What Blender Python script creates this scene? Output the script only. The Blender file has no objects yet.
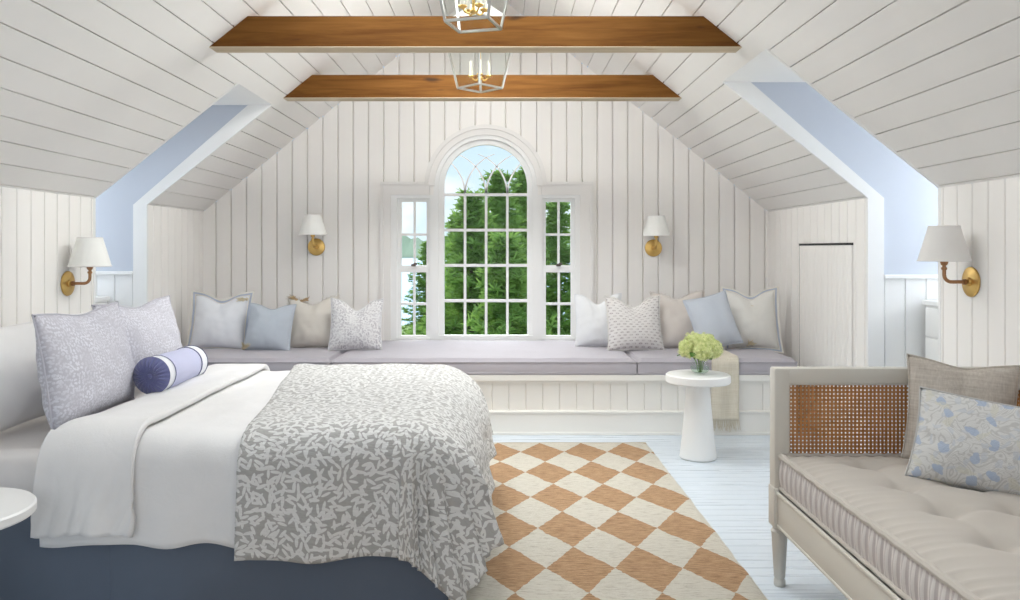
import bpy, bmesh, math, random
from mathutils import Vector, Matrix, noise
C = bpy.context.scene.collection
S = bpy.context.scene
PI = math.pi
R = math.radians
rnd = random.Random(7)

# ---------------------------------------------------------------- camera, sky, sun, window light, exposure
F, VX, VY, H = 820.0, 503.0, 249.0, 1.30          # focal length in pixels, eye point, eye height
cam_data = bpy.data.cameras.new('camera')
cam_data.sensor_width = 36.0
cam_data.lens = F / 1020.0 * 36.0
cam_data.shift_x = (510.0 - VX) / 1020.0
cam_data.shift_y = -(300.0 - VY) / 1020.0
cam_data.clip_start = 0.05
cam_data.clip_end = 2000
cam = bpy.data.objects.new('camera', cam_data)
cam.location = (0, 0, H)
cam.rotation_euler = (PI / 2, 0, 0)
C.objects.link(cam)
S.camera = cam

S.view_settings.view_transform = 'Standard'
S.view_settings.look = 'None'
S.view_settings.gamma = 1.0
S.view_settings.use_curve_mapping = False
S.view_settings.exposure = 0.25
try:
    S.cycles.use_denoising = True
    S.cycles.max_bounces = 10
    S.cycles.diffuse_bounces = 6
    S.cycles.transparent_max_bounces = 16
    S.cycles.sample_clamp_indirect = 6.0
    S.cycles.caustics_reflective = False
    S.cycles.caustics_refractive = False
except Exception:
    pass

world = bpy.data.worlds.new('sky')
S.world = world
world.use_nodes = True
wn = world.node_tree
for n in list(wn.nodes):
    wn.nodes.remove(n)
def wnode(t, **k):
    n = wn.nodes.new(t)
    for a, b in k.items():
        setattr(n, a, b)
    return n
w_out = wnode('ShaderNodeOutputWorld')
w_bg = wnode('ShaderNodeBackground')
w_tc = wnode('ShaderNodeTexCoord')
w_sep = wnode('ShaderNodeSeparateXYZ')
w_ramp = wnode('ShaderNodeValToRGB')
w_ramp.color_ramp.elements[0].position = 0.0
w_ramp.color_ramp.elements[0].color = (0.72, 0.86, 0.98, 1)
w_ramp.color_ramp.elements[1].position = 0.5
w_ramp.color_ramp.elements[1].color = (0.30, 0.55, 0.92, 1)
w_noise = wnode('ShaderNodeTexNoise')
w_noise.inputs['Scale'].default_value = 7.0
w_noise.inputs['Detail'].default_value = 6.0
w_map = wnode('ShaderNodeMapping')
w_map.inputs['Scale'].default_value = (1, 1, 1.8)
w_map.inputs['Location'].default_value = (0.35, 0.0, 0.2)
w_cr = wnode('ShaderNodeValToRGB')
w_cr.color_ramp.elements[0].position = 0.46
w_cr.color_ramp.elements[1].position = 0.66
w_mix = wnode('ShaderNodeMixRGB')
w_mix.inputs['Color2'].default_value = (1.0, 1.0, 1.0, 1)
wl = wn.links.new
wl(w_tc.outputs['Generated'], w_sep.inputs[0])
wl(w_sep.outputs['Z'], w_ramp.inputs[0])
wl(w_tc.outputs['Generated'], w_map.inputs[0])
wl(w_map.outputs[0], w_noise.inputs['Vector'])
wl(w_noise.outputs[0], w_cr.inputs[0])
wl(w_cr.outputs[0], w_mix.inputs[0])
wl(w_ramp.outputs[0], w_mix.inputs[1])
wl(w_mix.outputs[0], w_bg.inputs[0])
w_bg.inputs[1].default_value = 1.0
wl(w_bg.outputs[0], w_out.inputs[0])

def sun(name, direction, strength, angle, color):
    l = bpy.data.lights.new(name, 'SUN')
    l.energy = strength
    l.angle = R(angle)
    l.color = color
    o = bpy.data.objects.new(name, l)
    C.objects.link(o)
    o.rotation_euler = Vector(direction).to_track_quat('-Z', 'Y').to_euler()
    return o
sun('sun', (0.25, -0.80, -0.60), 5.0, 70, (1.0, 0.985, 0.96))

def area(name, loc, direction, sx, sy, power, color):
    l = bpy.data.lights.new(name, 'AREA')
    l.shape = 'RECTANGLE'
    l.size, l.size_y = sx, sy
    l.energy = power
    l.color = color
    o = bpy.data.objects.new(name, l)
    C.objects.link(o)
    o.location = loc
    o.rotation_euler = Vector(direction).to_track_quat('-Z', 'Z').to_euler()
    return o
# daylight in the dormer windows (outer ends of both dormers) and in the windows of the wall behind the camera
area('daylight_left_dormer', (-3.72, 5.45, 1.62), (1, 0, 0), 0.62, 1.05, 14, (0.98, 0.99, 1.0))
area('daylight_right_dormer', (3.42, 4.62, 1.62), (-1, 0, 0), 0.70, 1.05, 21, (1.0, 1.0, 1.0))
area('daylight_rear_window', (0.0, -1.72, 1.75), (0, 1, 0), 3.4, 2.0, 19, (1.0, 0.98, 0.95))
area('daylight_left_second_dormer', (-3.72, 1.75, 1.62), (1, 0, 0), 0.66, 1.05, 3, (0.97, 0.98, 1.0))  # side fill lamp in an added, unseen dormer
area('daylight_right_second_dormer', (3.42, 1.55, 1.62), (-1, 0, 0), 0.66, 1.05, 3, (0.97, 0.98, 1.0))  # its counterpart on the right, likewise added as fill

# fill lamps in unseen, added roof windows above the frame (two on each slope)
for nm, sg_ in (('left', -1), ('right', 1)):
    for k_, (y_, h_, sy_, sv_) in enumerate(((3.55, .585, 1.1, .78), (4.95, .38, .62, .54))):
        q_ = math.sqrt(1 + .8 * .8)
        area('daylight_%s_roof_window' % nm if k_ == 0 else 'daylight_%s_far_roof_window' % nm, (-.147 + sg_ * (h_ + .13 * .8 / q_), y_, 3.52 - .8 * h_ + .13 / q_), (-sg_ * .8 / q_, 0, -1 / q_), sv_, sy_, (20, 35)[k_], (0.995, 0.985, 0.97))

# ---------------------------------------------------------------- helpers
def wx(px): return (px - VX) / 118.5              # gable wall plane, pixels of the photo to metres
def wz(py): return H - (py - VY) / 118.5
YW = 6.918                                        # gable wall
XL, XR = -2.53, 2.237                             # knee walls
RX, RZ, SL = -0.147, 3.52, 0.80                   # ridge and ceiling slope
def ceil_z(x): return RZ - SL * abs(x - RX)

class MB:
    def __init__(self):
        self.bm = bmesh.new()
        self.uv = self.bm.loops.layers.uv.new('UVMap')
    def box(self, x0, x1, y0, y1, z0, z1, bev=0.0, seg=2):
        r = bmesh.ops.create_cube(self.bm, size=1.0)
        vs = r['verts']
        for v in vs:
            v.co = Vector(((x0 + x1) / 2 + v.co.x * (x1 - x0), (y0 + y1) / 2 + v.co.y * (y1 - y0), (z0 + z1) / 2 + v.co.z * (z1 - z0)))
        if bev > 0:
            es = list({e for v in vs for e in v.link_edges})
            bmesh.ops.bevel(self.bm, geom=es, offset=bev, segments=seg, affect='EDGES', profile=0.5)
        return self
    def lathe(self, prof, n=32, c=(0, 0, 0), axis='Z', cap=True):
        rings = []
        for (r, h) in prof:
            ring = []
            for k in range(n):
                a = 2 * PI * k / n
                p = (r * math.cos(a), r * math.sin(a), h)
                if axis == 'Y': p = (p[0], p[2], p[1])
                if axis == 'X': p = (p[2], p[0], p[1])
                ring.append(self.bm.verts.new((p[0] + c[0], p[1] + c[1], p[2] + c[2])))
            rings.append(ring)
        for a, b in zip(rings, rings[1:]):
            for k in range(n):
                try: self.bm.faces.new((a[k], a[(k + 1) % n], b[(k + 1) % n], b[k]))
                except ValueError: pass
        if cap:
            for ring in (rings[0], rings[-1]):
                try: self.bm.faces.new(ring)
                except ValueError: pass
        return self
    def tube(self, pts, r, n=10, cap=True, closed=False):
        pts = [Vector(p) for p in pts]
        rings = []
        m = len(pts)
        prev = None
        for i, p in enumerate(pts):
            if closed:
                t = pts[(i + 1) % m] - pts[i - 1]
            else:
                t = pts[min(i + 1, m - 1)] - pts[max(i - 1, 0)]
            t.normalize()
            if prev is None:
                u = t.orthogonal().normalized()
            else:
                u = (prev - t * prev.dot(t))
                if u.length < 1e-6: u = t.orthogonal()
                u.normalize()
            prev = u
            w = t.cross(u)
            rr = r[i] if isinstance(r, (list, tuple)) else r
            rings.append([self.bm.verts.new(p + (u * math.cos(2 * PI * k / n) + w * math.sin(2 * PI * k / n)) * rr) for k in range(n)])
        pairs = list(zip(rings, rings[1:]))
        if closed: pairs.append((rings[-1], rings[0]))
        for a, b in pairs:
            for k in range(n):
                self.bm.faces.new((a[k], a[(k + 1) % n], b[(k + 1) % n], b[k]))
        if cap and not closed:
            self.bm.faces.new(rings[0]); self.bm.faces.new(rings[-1])
        return self
    def prism(self, poly, vec):
        """polygon (3-D points) extruded along vec; caps triangulated later if concave"""
        vec = Vector(vec)
        a = [self.bm.verts.new(Vector(p)) for p in poly]
        b = [self.bm.verts.new(Vector(p) + vec) for p in poly]
        n = len(a)
        f1 = self.bm.faces.new(a); f2 = self.bm.faces.new(list(reversed(b)))
        for k in range(n):
            self.bm.faces.new((a[(k + 1) % n], a[k], b[k], b[(k + 1) % n]))
        f1.normal_update(); f2.normal_update()
        bmesh.ops.triangulate(self.bm, faces=[f1, f2])
        return self
    def strip(self, outer, inner, vec):
        """band between two equal-length 3-D polylines, extruded along vec"""
        vec = Vector(vec)
        A = [self.bm.verts.new(Vector(p)) for p in outer]; B = [self.bm.verts.new(Vector(p)) for p in inner]
        A2 = [self.bm.verts.new(Vector(p) + vec) for p in outer]; B2 = [self.bm.verts.new(Vector(p) + vec) for p in inner]
        for k in range(len(A) - 1):
            for q in ((A[k], A[k+1], B[k+1], B[k]), (A2[k], B2[k], B2[k+1], A2[k+1]), (A[k], A2[k], A2[k+1], A[k+1]), (B[k], B[k+1], B2[k+1], B2[k])):
                self.bm.faces.new(q)
        self.bm.faces.new((A[0], B[0], B2[0], A2[0])); self.bm.faces.new((A[-1], A2[-1], B2[-1], B[-1]))
        return self
    def grid(self, fn, nu, nv, uvfn=None, flip=False, wrap=False):
        vs = [[self.bm.verts.new(Vector(fn(i / nu, j / nv))) for j in range(nv + 1)] for i in range(nu + (0 if wrap else 1))]
        m = len(vs)
        for i in range(nu):
            for j in range(nv):
                q = [vs[i][j], vs[(i + 1) % m][j], vs[(i + 1) % m][j + 1], vs[i][j + 1]]
                uvs = [(i / nu, j / nv), ((i + 1) / nu, j / nv), ((i + 1) / nu, (j + 1) / nv), (i / nu, (j + 1) / nv)]
                if flip: q.reverse(); uvs.reverse()
                f = self.bm.faces.new(q)
                for l, w in zip(f.loops, uvs):
                    l[self.uv].uv = uvfn(*w) if uvfn else w
        return vs
    def build(self, name, mat, parent=None, smooth=False, weld=False, loc=None, normals=True):
        if weld: bmesh.ops.remove_doubles(self.bm, verts=self.bm.verts, dist=1e-5)
        if normals: bmesh.ops.recalc_face_normals(self.bm, faces=self.bm.faces)
        me = bpy.data.meshes.new(name)
        self.bm.to_mesh(me); self.bm.free()
        if smooth:
            for p in me.polygons: p.use_smooth = True
            if smooth != 'all':
                try: me.set_sharp_from_angle(angle=R(40))
                except Exception: pass
        o = bpy.data.objects.new(name, me)
        if mat: me.materials.append(mat)
        C.objects.link(o)
        if parent: o.parent = parent
        if loc: o.location = loc
        return o

def tag(o, label=None, cat=None, group=None, kind=None):
    if label: o['label'] = label
    if cat: o['category'] = cat
    if group: o['group'] = group
    if kind: o['kind'] = kind
    return o
def thing(name, label, cat, loc=(0, 0, 0), rz=0.0, group=None, rx=0.0):
    o = bpy.data.objects.new(name, None)
    o.empty_display_size = 0.1
    C.objects.link(o)
    o.location = loc
    o.rotation_euler = (rx, 0, rz)
    return tag(o, label, cat, group)
def kids(o): return [c for c in bpy.data.objects if c.parent == o]
def copy_tree(o, parent=None):
    c = o.copy(); C.objects.link(c)
    if parent: c.parent = parent
    for ch in kids(o):
        copy_tree(ch, c)
    return c
def struct(o): o['kind'] = 'structure'; return o

# ---------------------------------------------------------------- materials
class NT:
    def __init__(self, name):
        self.m = bpy.data.materials.new(name)
        self.m.use_nodes = True
        self.t = self.m.node_tree
        self.b = self.t.nodes['Principled BSDF']
        self.out = self.t.nodes['Material Output']
    def n(self, t, **k):
        x = self.t.nodes.new(t)
        for a, b in k.items():
            if a.startswith('i_'):
                x.inputs[a[2:]].default_value = b
            else: setattr(x, a, b)
        return x
    def l(self, a, b): self.t.links.new(a, b)
    def val(self, x, y, op, clamp=False):
        m = self.n('ShaderNodeMath', operation=op, use_clamp=clamp)
        for k, q in enumerate((x, y)):
            if q is None: continue
            if isinstance(q, (int, float)): m.inputs[k].default_value = q
            else: self.l(q, m.inputs[k])
        return m.outputs[0]
    def mix(self, f, a, b):
        m = self.n('ShaderNodeMixRGB')
        for k, q in ((0, f), (1, a), (2, b)):
            if isinstance(q, (int, float)): m.inputs[k].default_value = q
            elif isinstance(q, (tuple, list)): m.inputs[k].default_value = tuple(q) + ((1,) if len(q) == 3 else ())
            else: self.l(q, m.inputs[k])
        return m.outputs[0]
    def coord(self, kind='Object', scale=None):
        o = self.n('ShaderNodeTexCoord').outputs[kind]
        if scale is not None:
            m = self.n('ShaderNodeMapping')
            m.inputs['Scale'].default_value = scale
            self.l(o, m.inputs[0]); o = m.outputs[0]
        return o
    def noise(self, vec, scale, detail=3, rough=0.5, dist=0.0):
        x = self.n('ShaderNodeTexNoise')
        x.inputs['Scale'].default_value = scale
        x.inputs['Detail'].default_value = detail
        x.inputs['Roughness'].default_value = rough
        x.inputs['Distortion'].default_value = dist
        self.l(vec, x.inputs['Vector'])
        return x.outputs[0]
    def ramp(self, f, stops, interp='LINEAR'):
        x = self.n('ShaderNodeValToRGB')
        x.color_ramp.interpolation = interp
        e = x.color_ramp.elements
        while len(e) < len(stops): e.new(0.5)
        for k, (p, c) in enumerate(stops):
            e[k].position = p
            e[k].color = (c, c, c, 1) if isinstance(c, (int, float)) else tuple(c) + (1,)
        self.l(f, x.inputs[0])
        return x.outputs[0]
    def bump(self, h, strength=0.3, dist=0.01):
        x = self.n('ShaderNodeBump')
        x.inputs['Strength'].default_value = strength
        x.inputs['Distance'].default_value = dist
        self.l(h, x.inputs['Height'])
        self.l(x.outputs[0], self.b.inputs['Normal'])
    def col(self, c):
        if isinstance(c, (tuple, list)): self.b.inputs['Base Color'].default_value = tuple(c) + (1,)
        else: self.l(c, self.b.inputs['Base Color'])
    def set(self, **k):
        for a, v in k.items(): self.b.inputs[a.replace('_', ' ')].default_value = v

def paint(name, c, rough=0.5, var=0.03):
    t = NT(name)
    f = t.noise(t.coord('Object'), 3.0, 3)
    a = tuple(x * (1 - var) for x in c); b = tuple(min(1, x * (1 + var)) for x in c)
    t.col(t.mix(f, a, b)); t.set(Roughness=rough)
    return t.m
def fabric(name, c, rough=0.9, var=0.05, weave=350, bump=0.25, wrinkle=0.0, sheen=0.15):
    t = NT(name)
    v = t.coord('Object')
    f = t.noise(v, 9.0, 4)
    w = t.noise(v, weave, 2)
    a = tuple(x * (1 - var) for x in c); b = tuple(min(1, x * (1 + var)) for x in c)
    t.col(t.mix(f, a, b)); t.set(Roughness=rough)
    t.b.inputs['Sheen Weight'].default_value = sheen
    if wrinkle > 0:
        h = t.val(t.val(t.noise(v, 14.0, 3, 0.6, 0.6), wrinkle, 'MULTIPLY'), t.val(w, 0.12, 'MULTIPLY'), 'ADD')
    else: h = w
    t.bump(h, bump, 0.012)
    return t.m
def metal(name, c, rough=0.3):
    t = NT(name); t.col(t.mix(t.noise(t.coord('Object'), 30, 2), tuple(x * .9 for x in c), c)); t.set(Roughness=rough, Metallic=1.0)
    return t.m
M = {}
M['wall'] = paint('wall_paint', (0.89, 0.865, 0.835), 0.55)
M['ceiling'] = paint('ceiling_paint', (0.84, 0.82, 0.795), 0.55)
M['white'] = paint('white_trim_paint', (0.86, 0.86, 0.85), 0.4)
M['casing'] = paint('casing_paint', (0.82, 0.80, 0.775), 0.45)
M['bench'] = paint('bench_paint', (0.85, 0.83, 0.79), 0.5)
M['blue'] = paint('pale_blue_paint', (0.56, 0.60, 0.675), 0.6)
M['greige'] = paint('greige_paint', (0.60, 0.575, 0.52), 0.45)
M['pedestal'] = paint('white_lacquer', (0.85, 0.85, 0.84), 0.35)
M['brass'] = metal('brass', (0.72, 0.47, 0.16), 0.32)
M['bronze'] = metal('aged_bronze', (0.42, 0.23, 0.12), 0.4)
M['nickel'] = metal('nickel', (0.62, 0.62, 0.60), 0.3)
M['lock'] = paint('dark_bronze_paint', (0.10, 0.075, 0.06), 0.4)
M['dark'] = paint('dark_gap', (0.03, 0.03, 0.03), 0.8)
M['candle'] = paint('candle_sleeve', (0.80, 0.76, 0.66), 0.5)

def glass_mat(name, tint=(1, 1, 1), refl=1.0):
    t = NT(name)
    tr = t.n('ShaderNodeBsdfTransparent'); tr.inputs[0].default_value = tint + (1,)
    gl = t.n('ShaderNodeBsdfGlossy'); gl.inputs['Roughness'].default_value = 0.02
    lw = t.n('ShaderNodeLayerWeight'); lw.inputs[0].default_value = 0.5
    fr_ = t.val(t.val(t.val(lw.outputs['Facing'], 5, 'POWER'), 0.8, 'MULTIPLY'), 0.04, 'ADD')
    mx = t.n('ShaderNodeMixShader')
    t.l(t.val(fr_, refl, 'MULTIPLY', True), mx.inputs[0]); t.l(tr.outputs[0], mx.inputs[1]); t.l(gl.outputs[0], mx.inputs[2])
    t.l(mx.outputs[0], t.out.inputs[0])
    return t.m
M['glass'] = glass_mat('window_glass', (0.98, 0.99, 0.985), 0.10)
M['vase_glass'] = glass_mat('clear_glass', (0.975, 0.985, 0.98), 0.2)

def wood_mat(name='oak_beam', cols=((0.105, 0.038, 0.006), (0.165, 0.068, 0.013), (0.225, 0.103, 0.024)), knot=(0.05, 0.024, 0.01)):
    t = NT(name)
    v = t.coord('Object', (0.6, 9, 9))
    g = t.noise(v, 3.0, 6, 0.6, 0.4)
    k = t.noise(t.coord('Object', (3, 12, 12)), 1.0, 2)
    c = t.ramp(g, [(0.3, cols[0]), (0.55, cols[1]), (0.8, cols[2])])
    kn = t.ramp(k, [(0.0, 0.0), (0.70, 0.0), (0.78, 1.0)])
    t.col(t.mix(kn, c, knot)); t.set(Roughness=0.7); t.b.inputs['Specular IOR Level'].default_value = 0.15
    t.bump(g, 0.2, 0.004)
    return t.m
M['oak'] = wood_mat()
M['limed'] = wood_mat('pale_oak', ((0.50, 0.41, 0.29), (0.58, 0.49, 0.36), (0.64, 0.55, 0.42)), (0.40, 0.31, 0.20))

def floor_mat():
    t = NT('painted_floorboards')
    v = t.coord('Object')
    f = t.noise(v, 2.0, 4)
    g = t.noise(t.coord('Object', (1.0, 18, 1)), 2.0, 4)
    t.col(t.mix(f, (0.63, 0.70, 0.77), (0.69, 0.75, 0.81)))
    t.l(t.ramp(g, [(0.3, 0.26), (0.7, 0.32)]), t.b.inputs['Roughness'])
    t.bump(g, 0.03, 0.002)
    return t.m
M['floor'] = floor_mat()

def rug_mat():
    t = NT('jute_diamond_rug')
    uv = t.coord('UV')
    d = t.noise(uv, 9.0, 3)
    d2 = t.noise(uv, 34.0, 4, 0.7)
    sp = t.n('ShaderNodeSeparateXYZ'); t.l(uv, sp.inputs[0])
    wob = t.val(t.val(d, 0.5, 'SUBTRACT'), 0.022, 'MULTIPLY')
    wob2 = t.val(t.val(d2, 0.5, 'SUBTRACT'), 0.022, 'MULTIPLY')
    x = t.val(t.val(t.val(sp.outputs[0], wob, 'ADD'), wob2, 'ADD'), 0.2747, 'DIVIDE')
    y = t.val(t.val(sp.outputs[1], wob, 'ADD'), 0.474, 'DIVIDE')
    p = t.val(t.val(x, y, 'ADD'), None, 'FLOOR'); q = t.val(t.val(x, y, 'SUBTRACT'), None, 'FLOOR')
    par = t.val(t.val(t.val(p, q, 'ADD'), 0.5, 'MULTIPLY'), None, 'FRACT')
    msk = t.val(par, 0.25, 'GREATER_THAN')
    st = t.n('ShaderNodeMapping'); st.inputs['Scale'].default_value = (16, 130, 1); t.l(uv, st.inputs[0])
    s1 = t.noise(st.outputs[0], 1.0, 5, 0.75)
    tan = t.ramp(s1, [(0.34, (0.30, 0.16, 0.075)), (0.5, (0.57, 0.345, 0.185)), (0.68, (0.72, 0.48, 0.29))])
    crm = t.ramp(s1, [(0.34, (0.52, 0.46, 0.36)), (0.47, (0.80, 0.75, 0.64)), (0.7, (0.86, 0.82, 0.73))])
    c = t.mix(msk, tan, crm)
    # woven border at the far end of the rug
    bd = t.val(sp.outputs[1], 0.237, 'GREATER_THAN')
    t.col(t.mix(bd, c, t.mix(s1, (0.47, 0.36, 0.22), (0.66, 0.55, 0.38))))
    t.set(Roughness=0.95)
    t.bump(s1, 1.0, 0.016)
    return t.m
M['rug'] = rug_mat()

def leaf_mask(t, uv, scale, off, a, b):
    mp = t.n('ShaderNodeMapping'); mp.inputs['Location'].default_value = (off, off * 1.7, 0); mp.inputs['Scale'].default_value = (scale, scale, 1)
    t.l(uv, mp.inputs[0])
    vo = t.n('ShaderNodeTexVoronoi', voronoi_dimensions='2D'); vo.inputs['Scale'].default_value = 1.0
    vo.inputs['Randomness'].default_value = 0.75
    t.l(mp.outputs[0], vo.inputs['Vector'])
    sub = t.n('ShaderNodeVectorMath', operation='SUBTRACT'); t.l(mp.outputs[0], sub.inputs[0]); t.l(vo.outputs['Position'], sub.inputs[1])
    sc = t.n('ShaderNodeSeparateColor'); t.l(vo.outputs['Color'], sc.inputs[0])
    rot = t.n('ShaderNodeVectorRotate', rotation_type='Z_AXIS'); t.l(sub.outputs[0], rot.inputs['Vector'])
    t.l(t.val(sc.outputs[0], 6.283, 'MULTIPLY'), rot.inputs['Angle'])
    sp = t.n('ShaderNodeSeparateXYZ'); t.l(rot.outputs[0], sp.inputs[0])
    e = t.val(t.val(t.val(sp.outputs[0], a, 'DIVIDE'), 2, 'POWER'), t.val(t.val(sp.outputs[1], b, 'DIVIDE'), 2, 'POWER'), 'ADD')
    return t.val(e, 1.0, 'LESS_THAN')
def coverlet_mat():
    t = NT('leaf_print_coverlet')
    uv = t.coord('UV')
    m = leaf_mask(t, uv, 26, 0.0, 0.52, 0.16)
    for sc, of in ((27, 3.3), (29, 8.1)):
        m = t.val(m, leaf_mask(t, uv, sc, of, 0.50, 0.145), 'MAXIMUM')
    f = t.noise(uv, 6, 3)
    t.col(t.mix(m, t.mix(f, (0.36, 0.35, 0.335), (0.42, 0.41, 0.395)), t.mix(f, (0.66, 0.655, 0.64), (0.71, 0.705, 0.69))))
    t.set(Roughness=0.95); t.b.inputs['Sheen Weight'].default_value = 0.2
    st = t.n('ShaderNodeMapping'); st.inputs['Scale'].default_value = (30, 90, 1); t.l(uv, st.inputs[0])
    t.bump(t.val(t.noise(st.outputs[0], 1.0, 3), t.val(m, 0.25, 'MULTIPLY'), 'ADD'), 0.5, 0.012)
    return t.m
M['coverlet'] = coverlet_mat()
M['coverlet_back'] = fabric('coverlet_lining', (0.46, 0.50, 0.58))

def dotted(name, base, ink, sx, sy, size, fade=True, bump=0.25):
    """small block-printed motif repeated in offset rows"""
    t = NT(name)
    uv = t.coord('UV')
    sp = t.n('ShaderNodeSeparateXYZ'); t.l(uv, sp.inputs[0])
    x = t.val(sp.outputs[0], sx, 'MULTIPLY'); y = t.val(sp.outputs[1], sy, 'MULTIPLY')
    row = t.val(t.val(y, None, 'FLOOR'), 0.5, 'MULTIPLY')
    fx = t.val(t.val(t.val(x, row, 'ADD'), None, 'FRACT'), 0.5, 'SUBTRACT')
    fy = t.val(t.val(y, None, 'FRACT'), 0.5, 'SUBTRACT')
    r = t.val(t.val(t.val(fx, 2, 'POWER'), t.val(t.val(fy, 2, 'POWER'), 1.5, 'MULTIPLY'), 'ADD'), 0.5, 'POWER')
    ring = t.val(t.val(t.val(r, size, 'SUBTRACT'), None, 'ABSOLUTE'), 0.09, 'LESS_THAN')
    n = t.noise(uv, 40, 2)
    m = t.val(ring, t.ramp(n, [(0.35, 0.25), (0.6, 1.0)]), 'MULTIPLY')
    t.col(t.mix(m, base, ink)); t.set(Roughness=0.95)
    t.bump(t.noise(t.coord('Object'), 300, 2), bump, 0.01)
    return t.m
def sprig(name, base, ink, scale, a, b, fade=(0.35, 0.6)):
    t = NT(name)
    uv = t.coord('UV')
    m = t.val(leaf_mask(t, uv, scale, 0.3, a, b), leaf_mask(t, uv, scale * 1.08, 5.7, a * .9, b), 'MAXIMUM')
    n = t.noise(uv, 14, 3)
    t.col(t.mix(t.val(m, t.ramp(n, [(fade[0], 0.25), (fade[1], 1.0)]), 'MULTIPLY'), base, ink)); t.set(Roughness=0.95)
    t.bump(t.noise(t.coord('Object'), 300, 2), .25, 0.01)
    return t.m
M['sham'] = sprig('lattice_print_linen', (0.53, 0.52, 0.575), (0.70, 0.70, 0.76), 58, .36, .24)
M['block'] = dotted('block_print_linen', (0.74, 0.715, 0.70), (0.36, 0.31, 0.315), 21, 44, 0.20)
M['smudge'] = sprig('faded_block_print', (0.76, 0.755, 0.76), (0.50, 0.48, 0.51), 42, .40, .24)

def floral_mat():
    t = NT('blue_floral_linen')
    uv = t.coord('UV')
    n = t.noise(uv, 9.0, 2, 0.5, 1.4)
    line = t.val(t.val(t.val(t.val(n, 13, 'MULTIPLY'), None, 'FRACT'), 0.5, 'SUBTRACT'), None, 'ABSOLUTE')
    lm = t.ramp(line, [(0.0, 1.0), (0.13, 0.8), (0.2, 0.0)])
    c = t.mix(t.val(lm, 0.55, 'MULTIPLY'), (0.62, 0.615, 0.60), (0.40, 0.39, 0.375))
    wv = t.n('ShaderNodeTexNoise'); wv.inputs['Scale'].default_value = 22.0; t.l(uv, wv.inputs['Vector'])
    ad = t.n('ShaderNodeVectorMath', operation='MULTIPLY_ADD'); t.l(wv.outputs['Color'], ad.inputs[0]); ad.inputs[1].default_value = (.05, .05, 0); t.l(uv, ad.inputs[2])
    duv = ad.outputs[0]
    c = t.mix(t.val(leaf_mask(t, duv, 21, 0.4, 0.34, 0.14), 0.55, 'MULTIPLY'), c, (0.50, 0.53, 0.58))
    c = t.mix(t.val(leaf_mask(t, duv, 12, 5.0, 0.23, 0.17), 0.75, 'MULTIPLY'), c, (0.34, 0.42, 0.57))
    c = t.mix(t.val(leaf_mask(t, duv, 10, 9.0, 0.26, 0.10), 0.45, 'MULTIPLY'), c, (0.60, 0.58, 0.47))
    t.col(c); t.set(Roughness=0.95)
    t.bump(t.noise(t.coord('Object'), 300, 2), 0.25, 0.01)
    return t.m
M['floral'] = floral_mat()

def stripe_uv(name, a, b, freq, duty=0.5, axis=0, bump=0.0):
    t = NT(name)
    sp = t.n('ShaderNodeSeparateXYZ'); t.l(t.coord('UV'), sp.inputs[0])
    f = t.val(t.val(sp.outputs[axis], freq, 'MULTIPLY'), None, 'FRACT')
    t.col(t.mix(t.val(f, duty, 'LESS_THAN'), a, b)); t.set(Roughness=0.95)
    return t.m
M['ticking'] = stripe_uv('ticking_stripe', (0.62, 0.585, 0.56), (0.47, 0.425, 0.415), 1.0, 0.5)
def flange_mat():
    t = NT('striped_flange')
    sp = t.n('ShaderNodeSeparateXYZ'); t.l(t.coord('UV'), sp.inputs[0])
    m = t.val(t.val(t.val(sp.outputs[1], 0.45, 'SUBTRACT'), None, 'ABSOLUTE'), 0.2, 'LESS_THAN')
    t.col(t.mix(m, (0.74, 0.71, 0.64), (0.42, 0.46, 0.56))); t.set(Roughness=0.95)
    return t.m
M['flange'] = flange_mat()
def crosshatch(name, a, b):
    t = NT(name)
    m1 = t.noise(t.coord('Object', (1, 1, 16)), 9, 3, 0.6); m2 = t.noise(t.coord('Object', (16, 16, 1)), 9, 3, 0.6)
    f = t.val(t.val(m1, m2, 'ADD'), 0.5, 'MULTIPLY')
    t.col(t.ramp(f, [(0.35, a), (0.65, b)])); t.set(Roughness=0.95)
    t.bump(f, 0.3, 0.008)
    return t.m
M['slub'] = crosshatch('slub_linen', (0.42, 0.37, 0.32), (0.58, 0.53, 0.47))
M['cotton'] = fabric('white_cotton', (0.84, 0.83, 0.82), wrinkle=0.6, bump=0.35)
M['duvet'] = fabric('white_duvet_cotton', (0.78, 0.77, 0.765), wrinkle=0.5, bump=0.30)
M['sheet'] = fabric('blush_white_sheet', (0.80, 0.765, 0.745), wrinkle=0.5)
M['skirt'] = fabric('slate_blue_linen', (0.125, 0.155, 0.205), wrinkle=0.15, weave=200, bump=0.2)
M['seat'] = fabric('lavender_grey_canvas', (0.46, 0.435, 0.475), bump=0.2)
M['linen_white'] = fabric('white_linen', (0.82, 0.835, 0.88))
M['linen_cool'] = fabric('cool_white_linen', (0.78, 0.79, 0.81))
M['linen_cream'] = fabric('cream_linen', (0.75, 0.735, 0.70))
M['linen_blue'] = fabric('pale_blue_linen', (0.50, 0.545, 0.61))
M['linen_sky'] = fabric('sky_blue_linen', (0.59, 0.635, 0.71))
M['linen_beige'] = fabric('beige_linen', (0.66, 0.62, 0.565))
M['linen_blush'] = fabric('blush_beige_linen', (0.68, 0.625, 0.585))
M['tassel'] = fabric('cream_tassel_yarn', (0.66, 0.58, 0.42))
M['tan'] = fabric('tan_tassel_yarn', (0.48, 0.34, 0.19))
M['throw'] = crosshatch('oatmeal_throw', (0.62, 0.56, 0.45), (0.73, 0.68, 0.58))
M['upholstery'] = fabric('oatmeal_upholstery', (0.47, 0.43, 0.385), bump=0.2, wrinkle=0.1)
M['shade'] = fabric('white_shade_linen', (0.78, 0.76, 0.74), weave=500, bump=0.1)
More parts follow.
